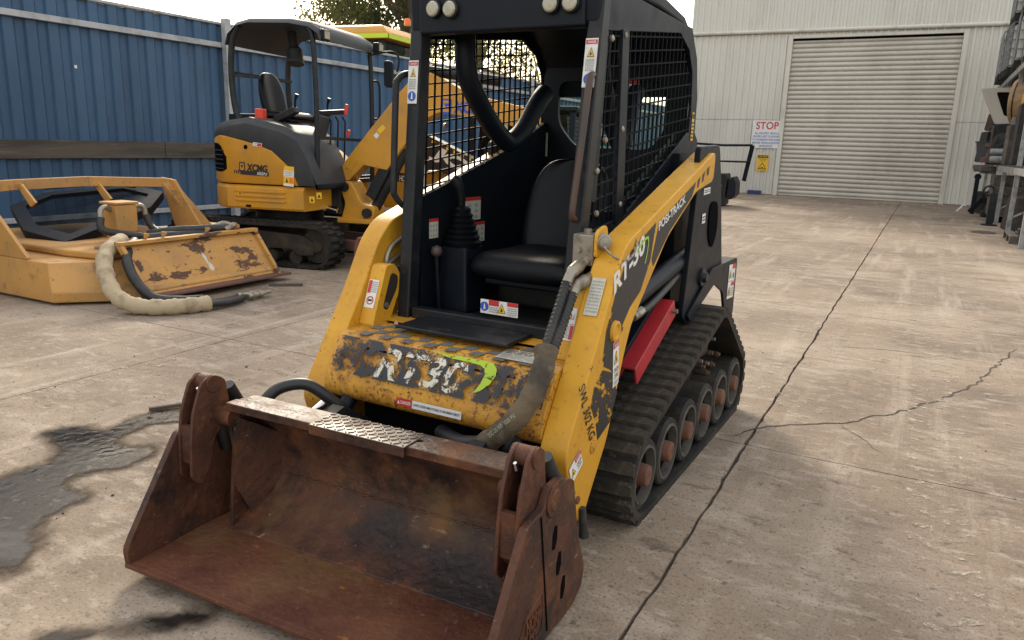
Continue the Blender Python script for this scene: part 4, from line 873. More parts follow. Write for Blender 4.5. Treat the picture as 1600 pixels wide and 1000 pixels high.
tag(B().box((-4.72,SY-.26,0),(-4.34,SY-.06,.12)).build('wheel_stop', mat('blue_stop',(.02,.04,.12),.5), bevel=.01), 'low dark blue block at the foot of the shed wall', 'block')
# mulcher attachment standing near the shed
AF = Frame((-4.35,18.1,0),4); at = thing('mulcher_attachment', 'black and red machine attachment with a push bar in front of the shed', 'attachment', AF)
ap = lambda p,y=-.25: AF.px(p,1,y)
b = B(); b.prism([(-.9,.02),(.28,.02),(.30,.62),(.26,.75),(-.9,.75)],1,-.25,.45); ab = b.build('housing', M['black_dusty'], at, .02)
B().prism(roundpoly([(.31,.2),(.34,.62),(.42,.70),(.5,.55),(.51,.28),(.42,.16)],.04),1,-.2,.5).build('belt_cover', M['black'], at, .02)
B().box((-.8,-.262,.42),(-.3,-.2501,.62)).build('motor_cover', M['red'], at, .02)
B().lathe((-.12,-.25,.53),(0,-1,0),[(0,.11),(.05,.11),(.06,.07),(.1,.05),(.1,0)],12).build('motor', M['blackmetal'], at); B().box((.08,-.262,.46),(.2,-.2501,.5)).build('label', M['d_red'], at); B().box((-.14,-.356,.515),(-.1,-.351,.555)).build('label', M['white'], at)
B().prism([(-.75,.06),(.2,.06),(.2,.36),(-.75,.36)],1,-.258,-.2501).build('front_plate', M['dark'], at, .01); B().box((-.75,-.265,.1),(-.3,-.2585,.2)).build('red_stripe', M['red'], at)
t1 = ap((1087,224)); t2 = ap((1176,227)); k1 = ap((1164,268)); m1 = ap((1122,252)); m2 = ap((1170,253)); l1 = ap((1090,268))
B().tube([t1,(t1+t2)/2+Vector((0,0,-.02)),t2],.028,10).build('push_bar', M['black'], at); B().tube([m1+Vector((-.6,0,0)),m2],.022,10).build('push_bar', M['black'], at)
B().bar(t2,Vector((k1.x-.02,k1.y+.1,.6)),.05,.09).build('push_bar_leg', M['black'], at, .005); B().bar(t1,Vector((t1.x-.05,t1.y+.1,.6)),.05,.09).build('push_bar_leg', M['black'], at, .005)
B().tube([(-.3,-.1,.75),(-.3,-.1,.85)],.03,8).build('filler_cap', M['black'], at)

# ================================================================== PALLET RACKS ON THE RIGHT
RX0, RX1 = 1.31, 2.35
rack = thing('pallet_rack', 'tall steel pallet rack crammed with parts along the right side', 'rack', Frame((RX0,12.6,0),0))
RY = [.65,2.95,5.55,8.2,10.85]
for y in RY:
    for x in (0,RX1-RX0): B().box((x,y-.045,0),(x+.07,y+.045,4.4)).build('upright', M['galv'], rack, .004)
    for k in range(5): B().bar((.07,y,.3+k*.75),(RX1-RX0,y,.9+k*.75),.03,.03).build('brace', M['galv'], rack)
for a_, c_ in zip(RY,RY[1:]):
    for z in (1.02,2.88):
        for x in (-.02,RX1-RX0+.07): B().box((x-.025,a_+.05,z),(x+.019,c_-.05,z+.11)).build('beam', M['galv'], rack, .004)
        for k in range(5): yy = a_+.2+k*(c_-a_-.4)/4; B().box((-.045,yy-.05,z+.111),(RX1-RX0+.1,yy+.05,z+.14)).build('shelf_board', M['timber'], rack)
# IBC totes: cage, bottle, pallet
plastic = mat('ibc_plastic', (.36,.36,.33), .45, layers=[((.36,.36,.33),4,.45,.7)])
def ibc():
    r = thing('ibc_tote','','tote')
    B().loft([[(x*1.0,y*1.0,z) for x,y in roundpoly([(-.46,-.55),(.46,-.55),(.46,.55),(-.46,.55)],.10)] for z in (.16,1.04)]).build('bottle', plastic, r, .03)
    pb = B(); [pb.box((-.5,-.6+k*.28,0),(.5,-.5+k*.28,.14)) for k in range(5)]; pb.box((-.5,-.6,.14),(.5,.6,.155)); pb.build('pallet_base', M['black_dusty'], r)
    c = B(); P4 = [(-.495,-.595),(.495,-.595),(.495,.595),(-.495,.595)]
    for k in range(6):
        z = .2+k*.175; c.tube([(*p,z) for p in P4]+[(*P4[0],z)],.012,6)
    for k in range(6):
        for s in (-1,1): c.tube([(s*.495,-.595+1.19*k/5,.15),(s*.495,-.595+1.19*k/5,1.1)],.012,6); c.tube([(-.495+.99*k/5,s*.595,.15),(-.495+.99*k/5,s*.595,1.1)],.012,6)
    c.build('wire_cage', M['galv'], r, smooth=None); B().lathe((0,0,1.04),(0,0,1),[(0,.11),(.04,.11),(.04,0)],14).build('lid', M['black'], r)
    return r
proto = ibc(); NE = 'from the near end'
spots = [(1.80,17.8,3.03,'white caged liquid tote on the lower tier of the rack top, nearest the camera'),(1.74,19.25,3.03,'white caged liquid tote, second along the lower tier of the rack top'),(1.68,20.7,3.03,'white caged liquid tote, third along the lower tier of the rack top'),(1.64,22.15,3.03,'white caged liquid tote at the far shed end of the lower tier'),
         (1.82,17.85,4.145,'caged liquid tote of the upper tier, nearest the camera'),(1.76,19.2,4.145,'caged liquid tote in the middle of the upper tier'),(1.69,20.75,4.145,'caged liquid tote of the upper tier, nearest the shed')]
for i,(x,y,z,lb_) in enumerate(spots):
    o = proto if i == 0 else copy_tree(proto); o.location = (x,y,z); o.rotation_euler = (0,0,rng.uniform(-.04,.04)); tag(o, lb_, 'tote', 'caged liquid totes on the rack')
wood = mat('drum_wood', (.30,.19,.09), .7, layers=[((.18,.115,.06),8,.45,.7)], bump=(.2,20))
dr = thing('cable_drum','tan round drum lying on its side on the middle shelf','drum',Frame((1.66,18.35,1.93),-20))
B().lathe((-.35,0,.45),(1,0,0),[(0,.2),(0,.42),(.04,.45),(.1,.46),(.5,.46),(.6,.45),(.64,.42),(.64,.1),(.62,.1)],28).build('drum_shell', wood, dr)
for x in (-.27,0.0,.2): B().lathe((x,0,.45),(1,0,0),[(0,.463),(.0,.47),(.02,.47),(.02,.463)],28).build('hoop', M['black_dusty'], dr)
def solid(name, label, cat, a, c, m, bev=.01, group=None): return tag(B().box((a[0]-c[0],a[1]-c[1],a[2]-c[2]) if False else a, c).build(name, m, bevel=bev), label, cat, group)
solid('parts_crate','weathered timber crate under the tan drum','crate',(1.30,17.95,1.165),(2.1,18.85,1.925),M['timber'])
solid('steel_cabinet','dark steel cabinet on the shelf in front of the tan drum','cabinet',(1.34,16.95,1.165),(1.95,17.5,2.25),M['black_dusty'])
b = B(); b.prism(roundpoly([(0,0),(.5,0),(.55,.2),(.2,.28),(0,.2)],.04),1,-.2,.2); tag(b.build('yellow_casting', M['xyellow'], loc=(1.36,17.2,2.255), bevel=.02), 'yellow painted metal part on top of the dark cabinet', 'part')
dv = thing('vehicle_door','cream vehicle door panel with small dark window leaning on the rack','door',Frame((1.12,20.2,2.02),8))
B().prism(roundpoly([(-.34,.74),(.34,.76),(.34,.0),(.04,-.02)],.04),1,-.05,.05).build('door_panel', mat('cream_gelcoat',(.46,.42,.36),.45), dv, .02); B().prism(roundpoly([(-.04,.66),(.30,.66),(.30,.16),(.18,.16)],.05),1,-.058,-.0505).build('window', M['darkglass'], dv)
solid('engine_crate','dark dusty crate under the cream vehicle door','crate',(1.14,19.95,1.165),(1.9,20.6,1.998),M['black_dusty'],.02)
tyr = thing('tyre','worn dark tyre standing on the rack shelf','tyre',Frame((1.30,19.55,1.165),60))
b = B(); rings = []
for k in range(28):
    a_ = k*2*math.pi/28; ca_, sa_ = math.cos(a_), math.sin(a_)
    rings.append([((.24+.08*math.cos(t))*ca_, .085*math.sin(t), .32+(.24+.08*math.cos(t))*sa_) for t in [i*math.pi/5 for i in range(10)]])
rings.append(rings[0]); b.loft(rings,caps=False); b.build('carcass', M['rubber'], tyr)
for i,(y,z,r_,lb_) in enumerate(((18.9,1.245,.075,'open ended grey pipe, lower of the two on the shelf'),(19.1,1.40,.07,'grey pipe lying above the open ended pipe'))):
    b = B(); P = [Vector((1.10,y,z)),Vector((2.25,y-.25,z+.03))]; b.tube(P,r_,16,caps=False); b.tube(P,r_*.86,16,caps=False); tag(b.build('pipe', M['galv']), lb_, 'pipe', 'pipes on the rack shelf')
def lump(name, label, cat, x, y, z, w, d, h, m, k, rz=0):
    b = B()
    if k == 0: b.loft([[(q[0]*f_,q[1]*f_,z_) for q in roundpoly([(-w/2,-d/2),(w/2,-d/2),(w/2,d/2),(-w/2,d/2)],.06)] for f_,z_ in ((.85,0),(1,h),(1.06,h),(1.06,h*.94),(.9,h*.94),(.8,.03))])
    elif k == 1: b.lathe((0,0,0),(0,0,1),[(0,w*.5),(h*.2,w*.52),(h*.25,w*.35),(h*.6,w*.3),(h*.65,w*.42),(h*.8,w*.42),(h*.82,w*.15),(h,w*.12)],14)
    elif k == 2:
        for t in range(4): b.tube([(w*.42*math.cos(a*.4),w*.42*math.sin(a*.4),.04+t*.07) for a in range(17)],.04,8)
        for t in range(3): b.tube([(w*.42*math.cos(a*.4),w*.42*math.sin(a*.4),.04+t*.07) for a in range(2)],.03,6)
    else: b.prism(roundpoly([(-w/2,0),(w/2,0),(w/2,h*.8),(w*.3,h),(-w*.4,h)],.04),1,-d/2,d/2)
    o = b.build(name, m, None, .008 if k in (1,3) else 0, 40, (x,y,z)); o.rotation_euler = (0,0,rz); tag(o, label, cat)
lump('gearbox','dark ribbed gearbox casting on the shelf between tyre and cabinet','gearbox',1.50,17.75,1.165,.3,.3,.5,M['blackmetal'],1)
lump('hub_casting','rusty brown hub casting at the shed end of the shelf','casting',1.34,21.2,1.165,.6,.6,.55,M['rustblade'],1)
lump('plastic_tub','grey open tub at the shed end of the shelf','tub',1.38,22.1,1.165,.7,.7,.5,M['grey_plastic'],0,.3)
lump('steel_box','dark steel box with sloping lid on the shelf by the shed','box',1.36,22.85,1.165,.6,.6,.75,M['black_dusty'],3,.2)
for y,z in ((21.5,1.95),(22.4,1.95)):
    B().box((1.22-RX0,y-12.6-.42,z-.06),(2.2-RX0,y-12.6+.42,z)).build('shelf_plank', M['timber'], rack, .004)
    for yy in (y-.36,y+.36):
        for xx in (1.27,1.9): B().box((xx-RX0,yy-12.6-.03,1.162),(xx-RX0+.06,yy-12.6+.03,z-.061)).build('shelf_prop', M['galv'], rack)
lump('hose_coil','coiled black hose on the raised plank by the shed','hose',1.50,21.5,1.95,.75,.75,.4,M['hose'],2)
lump('motor_casting','dark motor casting on the raised plank near the shed wall','casting',1.46,22.4,1.95,.55,.55,.7,M['blackmetal'],1)
# floor level
cr = thing('timber_crate','tall grey timber crate on the floor under the rack','crate',Frame((1.22,18.3,0),0))
for k in range(4): B().box((-.02,.0,.12+k*.21),(.0,1.0,.32+k*.21)).build('board', M['timber'], cr, .004); B().box((0.001,-.02,.12+k*.21),(.9,.0,.32+k*.21)).build('board', M['timber'], cr, .004)
B().box((0.02,0.02,0),(.9,1.0,.93)).build('liner', M['dark'], cr)
tag(B().box((.98,19.2,1.0),(1.26,22.6,1.10)).build('timber_beam', M['timber'], bevel=.01), 'long weathered timber beam sticking out along the shelf edge', 'timber')
for y in (19.6,22.2): B().box((.99-RX0,y-12.6-.05,.94),(1.30-RX0,y-12.6+.05,.998)).build('bracket', M['galv'], rack)
lump('pump_casting','dark pump casting on the floor beside the tall crate','casting',1.42,19.8,0,.55,.55,.65,M['blackmetal'],1)
lump('drain_tub','dusty black tub on the floor nearest the shed','tub',1.50,21.0,0,.8,.8,.5,M['black_dusty'],0,.2)
lump('block_casting','brown steel block on the floor behind the near upright','casting',1.66,16.6,0,.6,.7,.6,M['trackframe'],3,.1)
hk = thing('hook_stand','black steel stand with a hook by the shed corner','stand',Frame((.98,20.6,0),0))
B().bar((-.02,0,.04),(.5,.05,.75),.08,.10).build('strut', M['black'], hk, .008); B().bar((.25,-.35,.04),(.5,.05,.55),.08,.10).build('strut', M['black'], hk, .008); B().box((.0,-.02,.0),(.09,.07,.85)).build('post', M['black'], hk, .01); B().lathe((.045,-.06,.85),(0,1,0),[(0,.07),(.12,.07),(.12,0)],14).build('boss', M['black'], hk)
B().tube(smoothpath([(-.10,-.1,.18),(-.16,-.12,.20),(-.20,-.15,.14),(-.28,-.2,.05)],4),.018,8).build('hook', M['white'], hk)
ps = thing('towing_post','rusty dark post with ring standing at the rack foot','post',Frame((1.17,17.4,0),0)); B().box((-.05,-.05,0),(.07,.05,.62)).build('shaft', M['blackmetal'], ps, .006); b = B(); b.tube([( -.08+.09*math.cos(a*.628),0,.66+.09*math.sin(a*.628)) for a in range(11)],.02,8); b.build('ring', M['blackmetal'], ps); B().box((-.12,-.15,0),(.14,.15,.02)).build('foot_plate', M['blackmetal'], ps)
pal = thing('pallet','bare timber pallet on the floor beneath the near rack bay','pallet',Frame((1.24,13.75,0),0))
for k in range(3): B().box((0,.1+k*.5,0),(.95,.2+k*.5,.1)).build('bearer', M['timber'], pal)
for k in range(6): B().box((.0+k*.16,.1,.101),(.12+k*.16,1.2,.12)).build('board', M['timber'], pal)
lump('lumpy_casting','dark lumpy casting sitting on the bare timber pallet','casting',1.62,14.3,.121,.5,.5,.45,M['blackmetal'],1)
b = B(); b.loft([[(1.0+.22*f_*math.cos(a*.9),15.6+.3*f_*math.sin(a*.9),z_) for a in range(7)] for f_,z_ in ((1,.001),(.7,.02))]); tag(b.build('rag', M['dirt']), 'flat dark rag on the concrete near the rack', 'rag')
lump('oil_drum_base','dark cylinder casting in front of the engine crate','casting',1.32,19.2,1.165,.0+.34,.34,.5,M['black_dusty'],1)
lump('rusty_box','rusty brown box stacked on the steel box by the shed','box',1.36,22.85,1.94,.5,.5,.4,M['rustblade'],3,-.1)
lump('black_tub','black tub stacked beside the vehicle door on the raised plank','tub',1.62,21.9,1.95,.4,.35,.5,M['black_dusty'],0,.1)
# ================================================================== MINI EXCAVATOR
EF = Frame((-6.0,6.2,0),12); ep = EF.px
exc = thing('mini_excavator', 'yellow and grey mini excavator with open canopy parked by the fence', 'mini excavator', EF)
def etrack(s):
    y0, y1 = s*.45, s*.75; cA, cB, r_ = (-.86,.225), (.62,.225), .215; lp_ = []
    for k in range(13): a_ = -math.pi/2+math.pi*k/12; lp_.append((cB[0]+r_*math.cos(a_), cB[1]+r_*math.sin(a_)))
    for k in range(13): a_ = math.pi/2+math.pi*k/12; lp_.append((cA[0]+r_*math.cos(a_), cA[1]+r_*math.sin(a_)))
    ring = resample(lp_,.04); cen = Vector((-.12,.225)); b = B(); rg = []
    for p,d in ring:
        nn = Vector((d.y,-d.x)); i_ = p-nn*.03; rg.append([(p.x,y0,p.y),(p.x,y1,p.y),(i_.x,y1,i_.y),(i_.x,y0,i_.y)])
    rg.append(rg[0]); b.loft(rg,caps=False); bmesh.ops.remove_doubles(b.bm,verts=b.bm.verts[:],dist=1e-5); tr = b.build('track', M['rubber'], exc, 0, 50)
    for q,(p,d) in enumerate(resample(lp_,.075)):
        nn = Vector((d.y,-d.x))
        for hlf in (0,1):
            g_ = B(); ya = y0+(y1-y0)*(.02 if hlf == 0 else .52); yb = y0+(y1-y0)*(.48 if hlf == 0 else .98)
            if hlf: p2_ = p+d*.0375
            else: p2_ = p
            m_ = 'xlug%d%d' % (hlf,s)
            me = bpy.data.meshes.get(m_)
            if me is None:
                g_.loft([[(x_,yy,z_) for x_,z_ in ((-.024,-.004),(-.014,.022),(.014,.022),(.024,-.004))] for yy in (ya,yb)]); me = g_.mesh(m_, M['rubber'], 40); me.name = m_
            o = inst('tread_lug', me, tr); o.matrix_local = Matrix(((d.x,0,nn.x,p2_.x),(0,1,0,0),(d.y,0,nn.y,p2_.y),(0,0,0,1)))
    f_ = B(); f_.prism(roundpoly([(-.70,.14),(-.62,.34),(-.2,.36),(.45,.33),(.60,.27),(.60,.13),(.42,.12),(.36,.18),(.10,.18),(.05,.11),(-.05,.11),(-.12,.18),(-.4,.18),(-.45,.11)],.02,2),1,s*.52,s*.68); fr_ = f_.build('track_frame', M['trackframe'], exc, .008)
    for x in (-.86,.62): B().lathe((x,s*.52,.225),(0,s,0),[(0,.17),(.12,.17),(.13,.08),(.15,.06),(.15,0)],20).build('idler_wheel', M['trackframe'], fr_)
    for x in (-.5,-.2,.1,.38): B().lathe((x,s*.52,.10),(0,s,0),[(0,.07),(.14,.07),(.14,0)],14).build('roller', M['trackframe'], fr_)
etrack(-1); etrack(1)
B().box((-.5,-.45,.20),(.4,.45,.40)).build('centre_frame', M['trackframe'], exc, .02)
B().lathe((-.08,0,.40),(0,0,1),[(0,.36),(.10,.36),(.10,.33),(.17,.33)],28).build('slew_ring', M['black_dusty'], exc)
b = B(); bp_ = []
for k in range(9): a_ = -.75+1.5*k/8; bp_.append((1.16-.10*math.cos(a_*1.1)+.03,.21+.20*math.sin(a_)*1.05))
b.prism(bp_+[(x+.035,z) for x,z in bp_[::-1]],1,-.76,.76); bl_ = b.build('dozer_blade', M['rustblade'], exc)
for s in (-.3,.3): B().bar((.3,s,.22),(1.09,s,.20),.07,.11).build('blade_arm', M['rustblade'], bl_, .008)
# house: rounded tail lofted along x
def ynear(x): return .70 if x > -.34 else math.sqrt(max(.002,.80**2-(x)**2))*.985
XS = [-.795,-.77,-.72,-.64,-.54,-.44,-.34,-.2,0,.2,.4,.52,.62,.67]
def lofth(z0, z1, xs, far=None, r_=.03):
    b = B(); rg = []
    for x in xs:
        y = ynear(x); a_ = z0(x); c_ = z1(x); yf = y if far is None else min(y,far)
        rg.append([(x,-y+.012,a_),(x,-y,a_+.02),(x,-y,c_-r_),(x,-y+r_,c_),(x,yf-r_,c_),(x,yf,c_-r_),(x,yf,a_+.02),(x,yf-.012,a_)])
    b.loft(rg); return b
skirt = lofth(lambda x:.565, lambda x:.80, XS[:-2]).build('house_skirt', M['xyellow'], exc, 0, 30)
for k in range(3):
    z = .64+k*.045; B().prism([(-.24,z),(.30,z),(.33,z+.012),(.30,z+.022),(-.24,z+.022),(-.27,z+.012)],1,-.712,-.7005).build('pressed_rib', M['xyellow'], skirt, .004)
def itp(pts): 
    def f_(x):
        if x <= pts[0][0]: return pts[0][1]
        for (a_,b_),(c_,d_) in zip(pts,pts[1:]):
            if x <= c_: return b_+(d_-b_)*(x-a_)/(c_-a_)
        return pts[-1][1]
    return f_
zb = itp([(-.8,1.22),(-.40,1.285),(.0,1.20),(.18,1.14),(.38,.98),(.47,.815)]); zt = itp([(-.8,1.34),(-.42,1.41),(-.1,1.46),(.30,1.38),(.47,1.30),(.58,1.12),(.64,.95),(.67,.815)])
X2 = [-.795,-.77,-.72,-.64,-.54,-.44,-.34,-.2,-.1,0,.09,.18,.28,.38,.465]
side_ = lofth(lambda x:.815, lambda x:max(zb(x),.83), X2, r_=.008).build('engine_panel', M['xyellow'], exc, 0, 35)
X3 = [-.785,-.72,-.64,-.54,-.44,-.34,-.2,-.1,0,.09,.18,.28,.38,.47,.53,.58,.62,.665]
lofth(lambda x:max(zb(x),.815)+.002 if x < .465 else .815, lambda x:zt(x) if zt(x) > .84 else .84, X3, .02, .06).build('grey_cover', M['grey_plastic'], exc, 0, 40)
B().prism(roundpoly([(-.30,.95),(-.40+.02,1.20),(-.30,1.18),(-.245,.95)],.02),1,-.706,-.70).build('panel_handle', M['xyellow'], side_) if False else None
gr = B()
gx = [-.66,-.60,-.54,-.48,-.42,-.37,-.34,-.32]
for a_,c_ in zip(gx,gx[1:]):
    f_ = lambda x: (.92+.10*max(0,(x+.42)/.1)*.3, 1.20-.14*max(0,(x+.44)/.12))
    gr.face([(a_,-ynear(a_)-.006,f_(a_)[0]),(c_,-ynear(c_)-.006,f_(c_)[0]),(c_,-ynear(c_)-.006,f_(c_)[1]),(a_,-ynear(a_)-.006,f_(a_)[1])])
gr.build('grille', M['dark'], side_)
for k in range(5): B().tube([(x,-ynear(x)-.008,.95+k*.045) for x in gx[:-2]],.006,5).build('grille_slat', M['black_dusty'], side_)
B().lathe((-.11,-.699,1.17),(0,-1,0),[(0,.022),(.004,.022),(.004,.012),(.001,0)],14).build('panel_lock', M['dark'], side_)
B().lathe((-.27,-.701,.735),(0,-1,0),[(0,.022),(.004,.022),(.004,.012),(.001,0)],14).build('lift_hole', M['dark'], skirt); B().box((-.13,-.715,.585),(-.08,-.699,.605)).build('lift_hole', M['dark'], skirt)
def exd(ll,lr,ul,items,val=-.703,base=None,par=None,name='label'):
    return quad_dec(1,val,ll,lr,ul,items,par or exc,base,EF,name)
exd((374,268),(418,272),(374,252),[('rect',.0,.05,.2,.95,'d_black'),('rect',.035,.18,.165,.82,'xyellow'),('poly',[(.05,.68),(.15,.68),(.10,.3)],'d_black'),('text','XCMG',.26,.12,1,.85,'d_black',.1,.04)],name='lettering')
exd((366,272),(420,276),(366,265),[('rect',.18,.05,1,.95,'d_black'),('rect',0,.2,.03,.95,'d_black'),('rect',.06,.2,.09,.95,'d_black'),('rect',.12,.2,.15,.95,'d_black'),('text','XE27U',.66,.2,.96,.8,'white',.1,.02)],name='lettering')
exd((443,290),(459,292),(443,259),[('rect',0,.48,1,.78,'white'),('lines',.1,.5,.9,.76,3,'d_grey'),('rect',0,0,1,.12,'white'),('poly',[(.2,.18),(.45,.18),(.33,.42)],'d_black'),('rect',.55,.18,.9,.42,'orange')],base='d_yellow')
exd((395,228),(409,230),(395,222),[('lines',.1,.1,.5,.9,2,'d_grey'),('rect',.5,.1,.95,.9,'d_red')],base='white'); exd((372,304),(378,305),(372,297),[('poly',[(.2,.2),(.8,.2),(.5,.8)],'d_black')],base='d_yellow',val=-.7035)
for q in ((484,313),(495,307)): exd((q[0],q[1]+4),(q[0]+8,q[1]+4),(q[0],q[1]-6),[('poly',[(.2,.2),(.8,.2),(.5,.8)],'d_black')],base='d_yellow',val=-.7035)
# deck, seat, consoles
B().box((-.3,-.10,.815),(.66,.66,.86)).build('deck', M['black_dusty'], exc, .01); B().box((-.72,.02,.82),(-.2,.60,1.42)).build('seat_box', M['grey_plastic'], exc, .04)
sx = -.12; st_ = B().box((sx-.2,-.22,1.42),(sx+.22,.22,1.47)).build('seat', M['vinyl'], exc, .02)
bk = []
for z,hw,x,t in ((1.47,.18,-.20,.05),(1.52,.22,-.22,.11),(1.66,.235,-.25,.11),(1.80,.22,-.275,.10),(1.90,.16,-.295,.08),(1.935,.08,-.30,.04)):
    bk.append([(x+t*.2,-hw,z),(x+t*.55,-hw*.8,z),(x+t*.2,0,z),(x+t*.55,hw*.8,z),(x+t*.2,hw,z),(x-t*.5,hw*.8,z),(x-t*.5,-hw*.8,z)])
b = B(); b.loft(bk); o = b.build('backrest', M['vinyl'], st_, 0, 180); m_ = o.modifiers.new('s','SUBSURF'); m_.levels = m_.render_levels = 2
B().loft([[(sx-.22,-.23,1.47),(sx+.26,-.23,1.47),(sx+.26,.23,1.47),(sx-.22,.23,1.47)],[(sx-.2,-.2,1.54),(sx+.22,-.2,1.53),(sx+.22,.2,1.53),(sx-.2,.2,1.54)]]).build('cushion', M['vinyl'], st_, .03)
for y in (-.32,.32):
    c_ = B().bar((.0,y,1.44),(.24,y,1.55),.10,.07).build('arm_console', M['black_dusty'], exc, .015); B().tube([(.22,y,1.55),(.235,y-.01,1.64),(.26,y-.015,1.70)],[.010,.012,.02],10).build('control_lever', M['black'], c_)
B().bar((.42,-.25,1.20),(.50,-.22,1.50),.20,.05,(1,0,0)).build('side_console', M['grey_plastic'], exc, .02)
for k,y in enumerate((-.15,0,.15)): B().tube([(.50,y,.86),(.53,y,1.45),(.50,y,1.50)],.010,8).build('travel_lever', M['black'], exc)
B().bar((.48,-.3,1.52),(.48,.25,1.56),.06,.05).build('lever_rail', M['black'], exc, .01)
B().bar((.56,.10,1.52),(.58,.10,1.63),.03,.035).build('red_lever', M['brightred'], exc, .01); B().bar((.58,.10,1.30),(.60,.10,1.37),.03,.03).build('red_lever', M['brightred'], exc, .01)
p_ = ep((406,178),1,-.45); B().box((p_.x-.035,-.49,p_.z-.06),(p_.x+.055,-.41,p_.z+.05)).build('red_box', M['brightred'], exc, .008)
B().box((-.5,-.42,1.38),(-.15,-.2,1.50)).build('manual_box', M['black'], exc, .02)
# canopy
RP = [(-.30,-.56,1.40),(.60,-.56,.84),(.64,.54,.86),(-.36,.54,1.40)]
for i,(x,y,z) in enumerate(RP):
    b = B()
    if i in (0,3): b.tube(smoothpath([(x+.04,y,z),(x-.01,y,z+.18),(x-.03,y,z+.5),(x-.0,y,2.18),(x+.08,y,2.32)],4),.032,10)
    else: b.tube(smoothpath([(x,y,z),(x+.01,y,1.6),(x-.01,y,2.18),(x-.07,y,2.30)],4),.026,10)
    b.build('canopy_post', M['blackmetal'], exc)
b = B(); rg = []
for x,zz in ((-.36,2.20),(-.33,2.30),(-.24,2.375),(-.1,2.405),(.35,2.395),(.56,2.36),(.66,2.30),(.68,2.24)):
    rg.append([(x,-.60,zz-.06),(x,-.56,zz-.02),(x,-.46,zz),(x,.46,zz),(x,.56,zz-.02),(x,.60,zz-.06),(x,.56,zz-.055),(x,-.56,zz-.055)])
b.loft(rg); rf = b.build('canopy_roof', M['grey_plastic'], exc, 0, 50)
for y in (-.25,.1): B().box((.0,y,2.40),(.06,y+.12,2.425)).build('roof_clip', M['black'], rf)
B().bar((-.33,-.52,1.88),(-.33,.5,1.88),.035,.035).build('rear_bar', M['blackmetal'], exc); B().bar((-.30,-.56,1.86),(.0,-.56,1.84),.03,.03).build('side_rail', M['blackmetal'], exc) 
B().bar((.62,-.56,1.28),(.65,.54,1.26),.03,.03).build('front_bar', M['blackmetal'], exc); B().bar((.62,-.56,.88),(.65,.54,.88),.03,.03).build('front_bar', M['blackmetal'], exc)
b = B(); q0 = ep((448,75),1,-.1); q1 = ep((462,95),1,-.1); b.tube(smoothpath([(-.02,.05,2.36),(.02,.02,2.22),(.05,0,2.10),(.06,-.02,2.02)],4),[.05]*6+[.08]*4+[.09]*3,10); b.build('hanging_cover', M['grey_plastic'], exc)
for p in ((505,55),(590,75)):
    q = ep(p,1,-.5 if p[0] < 550 else .52); lm = B().box((q.x-.03,q.y-.06,q.z-.05),(q.x+.04,q.y+.06,q.z+.05)).build('work_lamp', M['black'], exc, .01); B().box((q.x+.0405,q.y-.045,q.z-.035),(q.x+.046,q.y+.045,q.z+.035)).build('lamp_lens', M['lens'], lm)
q = ep((606,115),1,.56); b = B(); b.prism(roundpoly([(-.05,-.14),(.05,-.15),(.055,.13),(-.05,.14)],.04),1,.0,.05); mo = b.build('mirror', M['black'], exc, .01); mo.location = (q.x,q.y,q.z)
B().tube(smoothpath([(.60,.54,2.16),(.75,.58,2.20),(.90,.60,2.20),(.95,.60,2.12),(.93,.59,2.0)],4),.012,8).build('mirror_arm', M['black'], exc)
b = B(); b.tube(smoothpath([(.66,.56,1.9),(.72,.57,1.88),(.73,.57,1.7),(.72,.57,1.52),(.66,.56,1.5)],4),.012,8); b.build('grab_rail', M['black'], exc)
# swing post, boom, cylinder
sw_ = B(); sw_.prism(roundpoly([(.60,.44),(.66,.62),(.58,.82),(.72,.86),(.86,.62),(1.0,.60),(.98,.46),(.82,.40)],.04),1,-.13,.13); swo = sw_.build('swing_post', M['xyellow'], exc, .015)
B().box((.60,-.20,.42),(.98,.20,.47)).build('swing_plate', M['xyellow'], swo, .01); B().cyl((.66,-.16,.79),(.66,.16,.79),.05).build('boom_pin', M['black_dusty'], swo); B().cyl((.92,-.17,.53),(.92,.17,.53),.05).build('cylinder_pin', M['black_dusty'], swo); B().box((.45,-.16,.50),(.62,.16,.78)).build('swing_bracket', M['black_dusty'], swo, .01)
B().tube([(.40,-.24,.60),(.62,-.22,.55)],.03,10).build('swing_cylinder', M['chrome'], swo)
bt = lambda p: (lambda v_: (v_.x,v_.z))(ep(p,1,-.10))
bpoly = [bt((532,262)),bt((548,240)),bt((622,146)),bt((648,118)),bt((672,113)),bt((735,147)),bt((812,166)),bt((846,176)),bt((846,206)),bt((812,200)),bt((740,184)),bt((686,176)),bt((664,186)),bt((648,204)),bt((604,266)),bt((568,258)),bt((545,282)),bt((530,284))]
bm_ = B().prism(bpoly,1,-.10,.10).build('boom', M['xyellow'], exc, .008)
B().prism([bt((542,262)),bt((556,246)),bt((560,250)),bt((548,268))],1,-.106,-.1005).build('boom_boss', M['xyellow'], bm_, .003)
quad_dec(1,-.1025,(690,177),(748,181),(692,154),[('rect',.0,.0,.26,1,'xblue'),('rect',.035,.12,.225,.88,'xyellow'),('poly',[(.05,.7),(.21,.7),(.13,.25)],'xblue'),('text','XCMG',.32,.1,1.25,.9,'xblue',.1,.04)],bm_,None,EF,'lettering')
quad_dec(1,-.1025,(594,210),(603,200),(588,205),[],bm_,'d_yellow',EF); quad_dec(1,-.1025,(588,217),(593,212),(583,212),[],bm_,'white',EF)
ca0 = Vector((.92,0,.53)); e1 = ep((668,168),1,0); d_ = (e1-ca0)
B().tube([ca0,ca0+d_*.62],.055,14).build('boom_cylinder', M['black_dusty'], exc); B().tube([ca0+d_*.6,e1],.028,12).build('cylinder_rod', M['chrome'], exc)
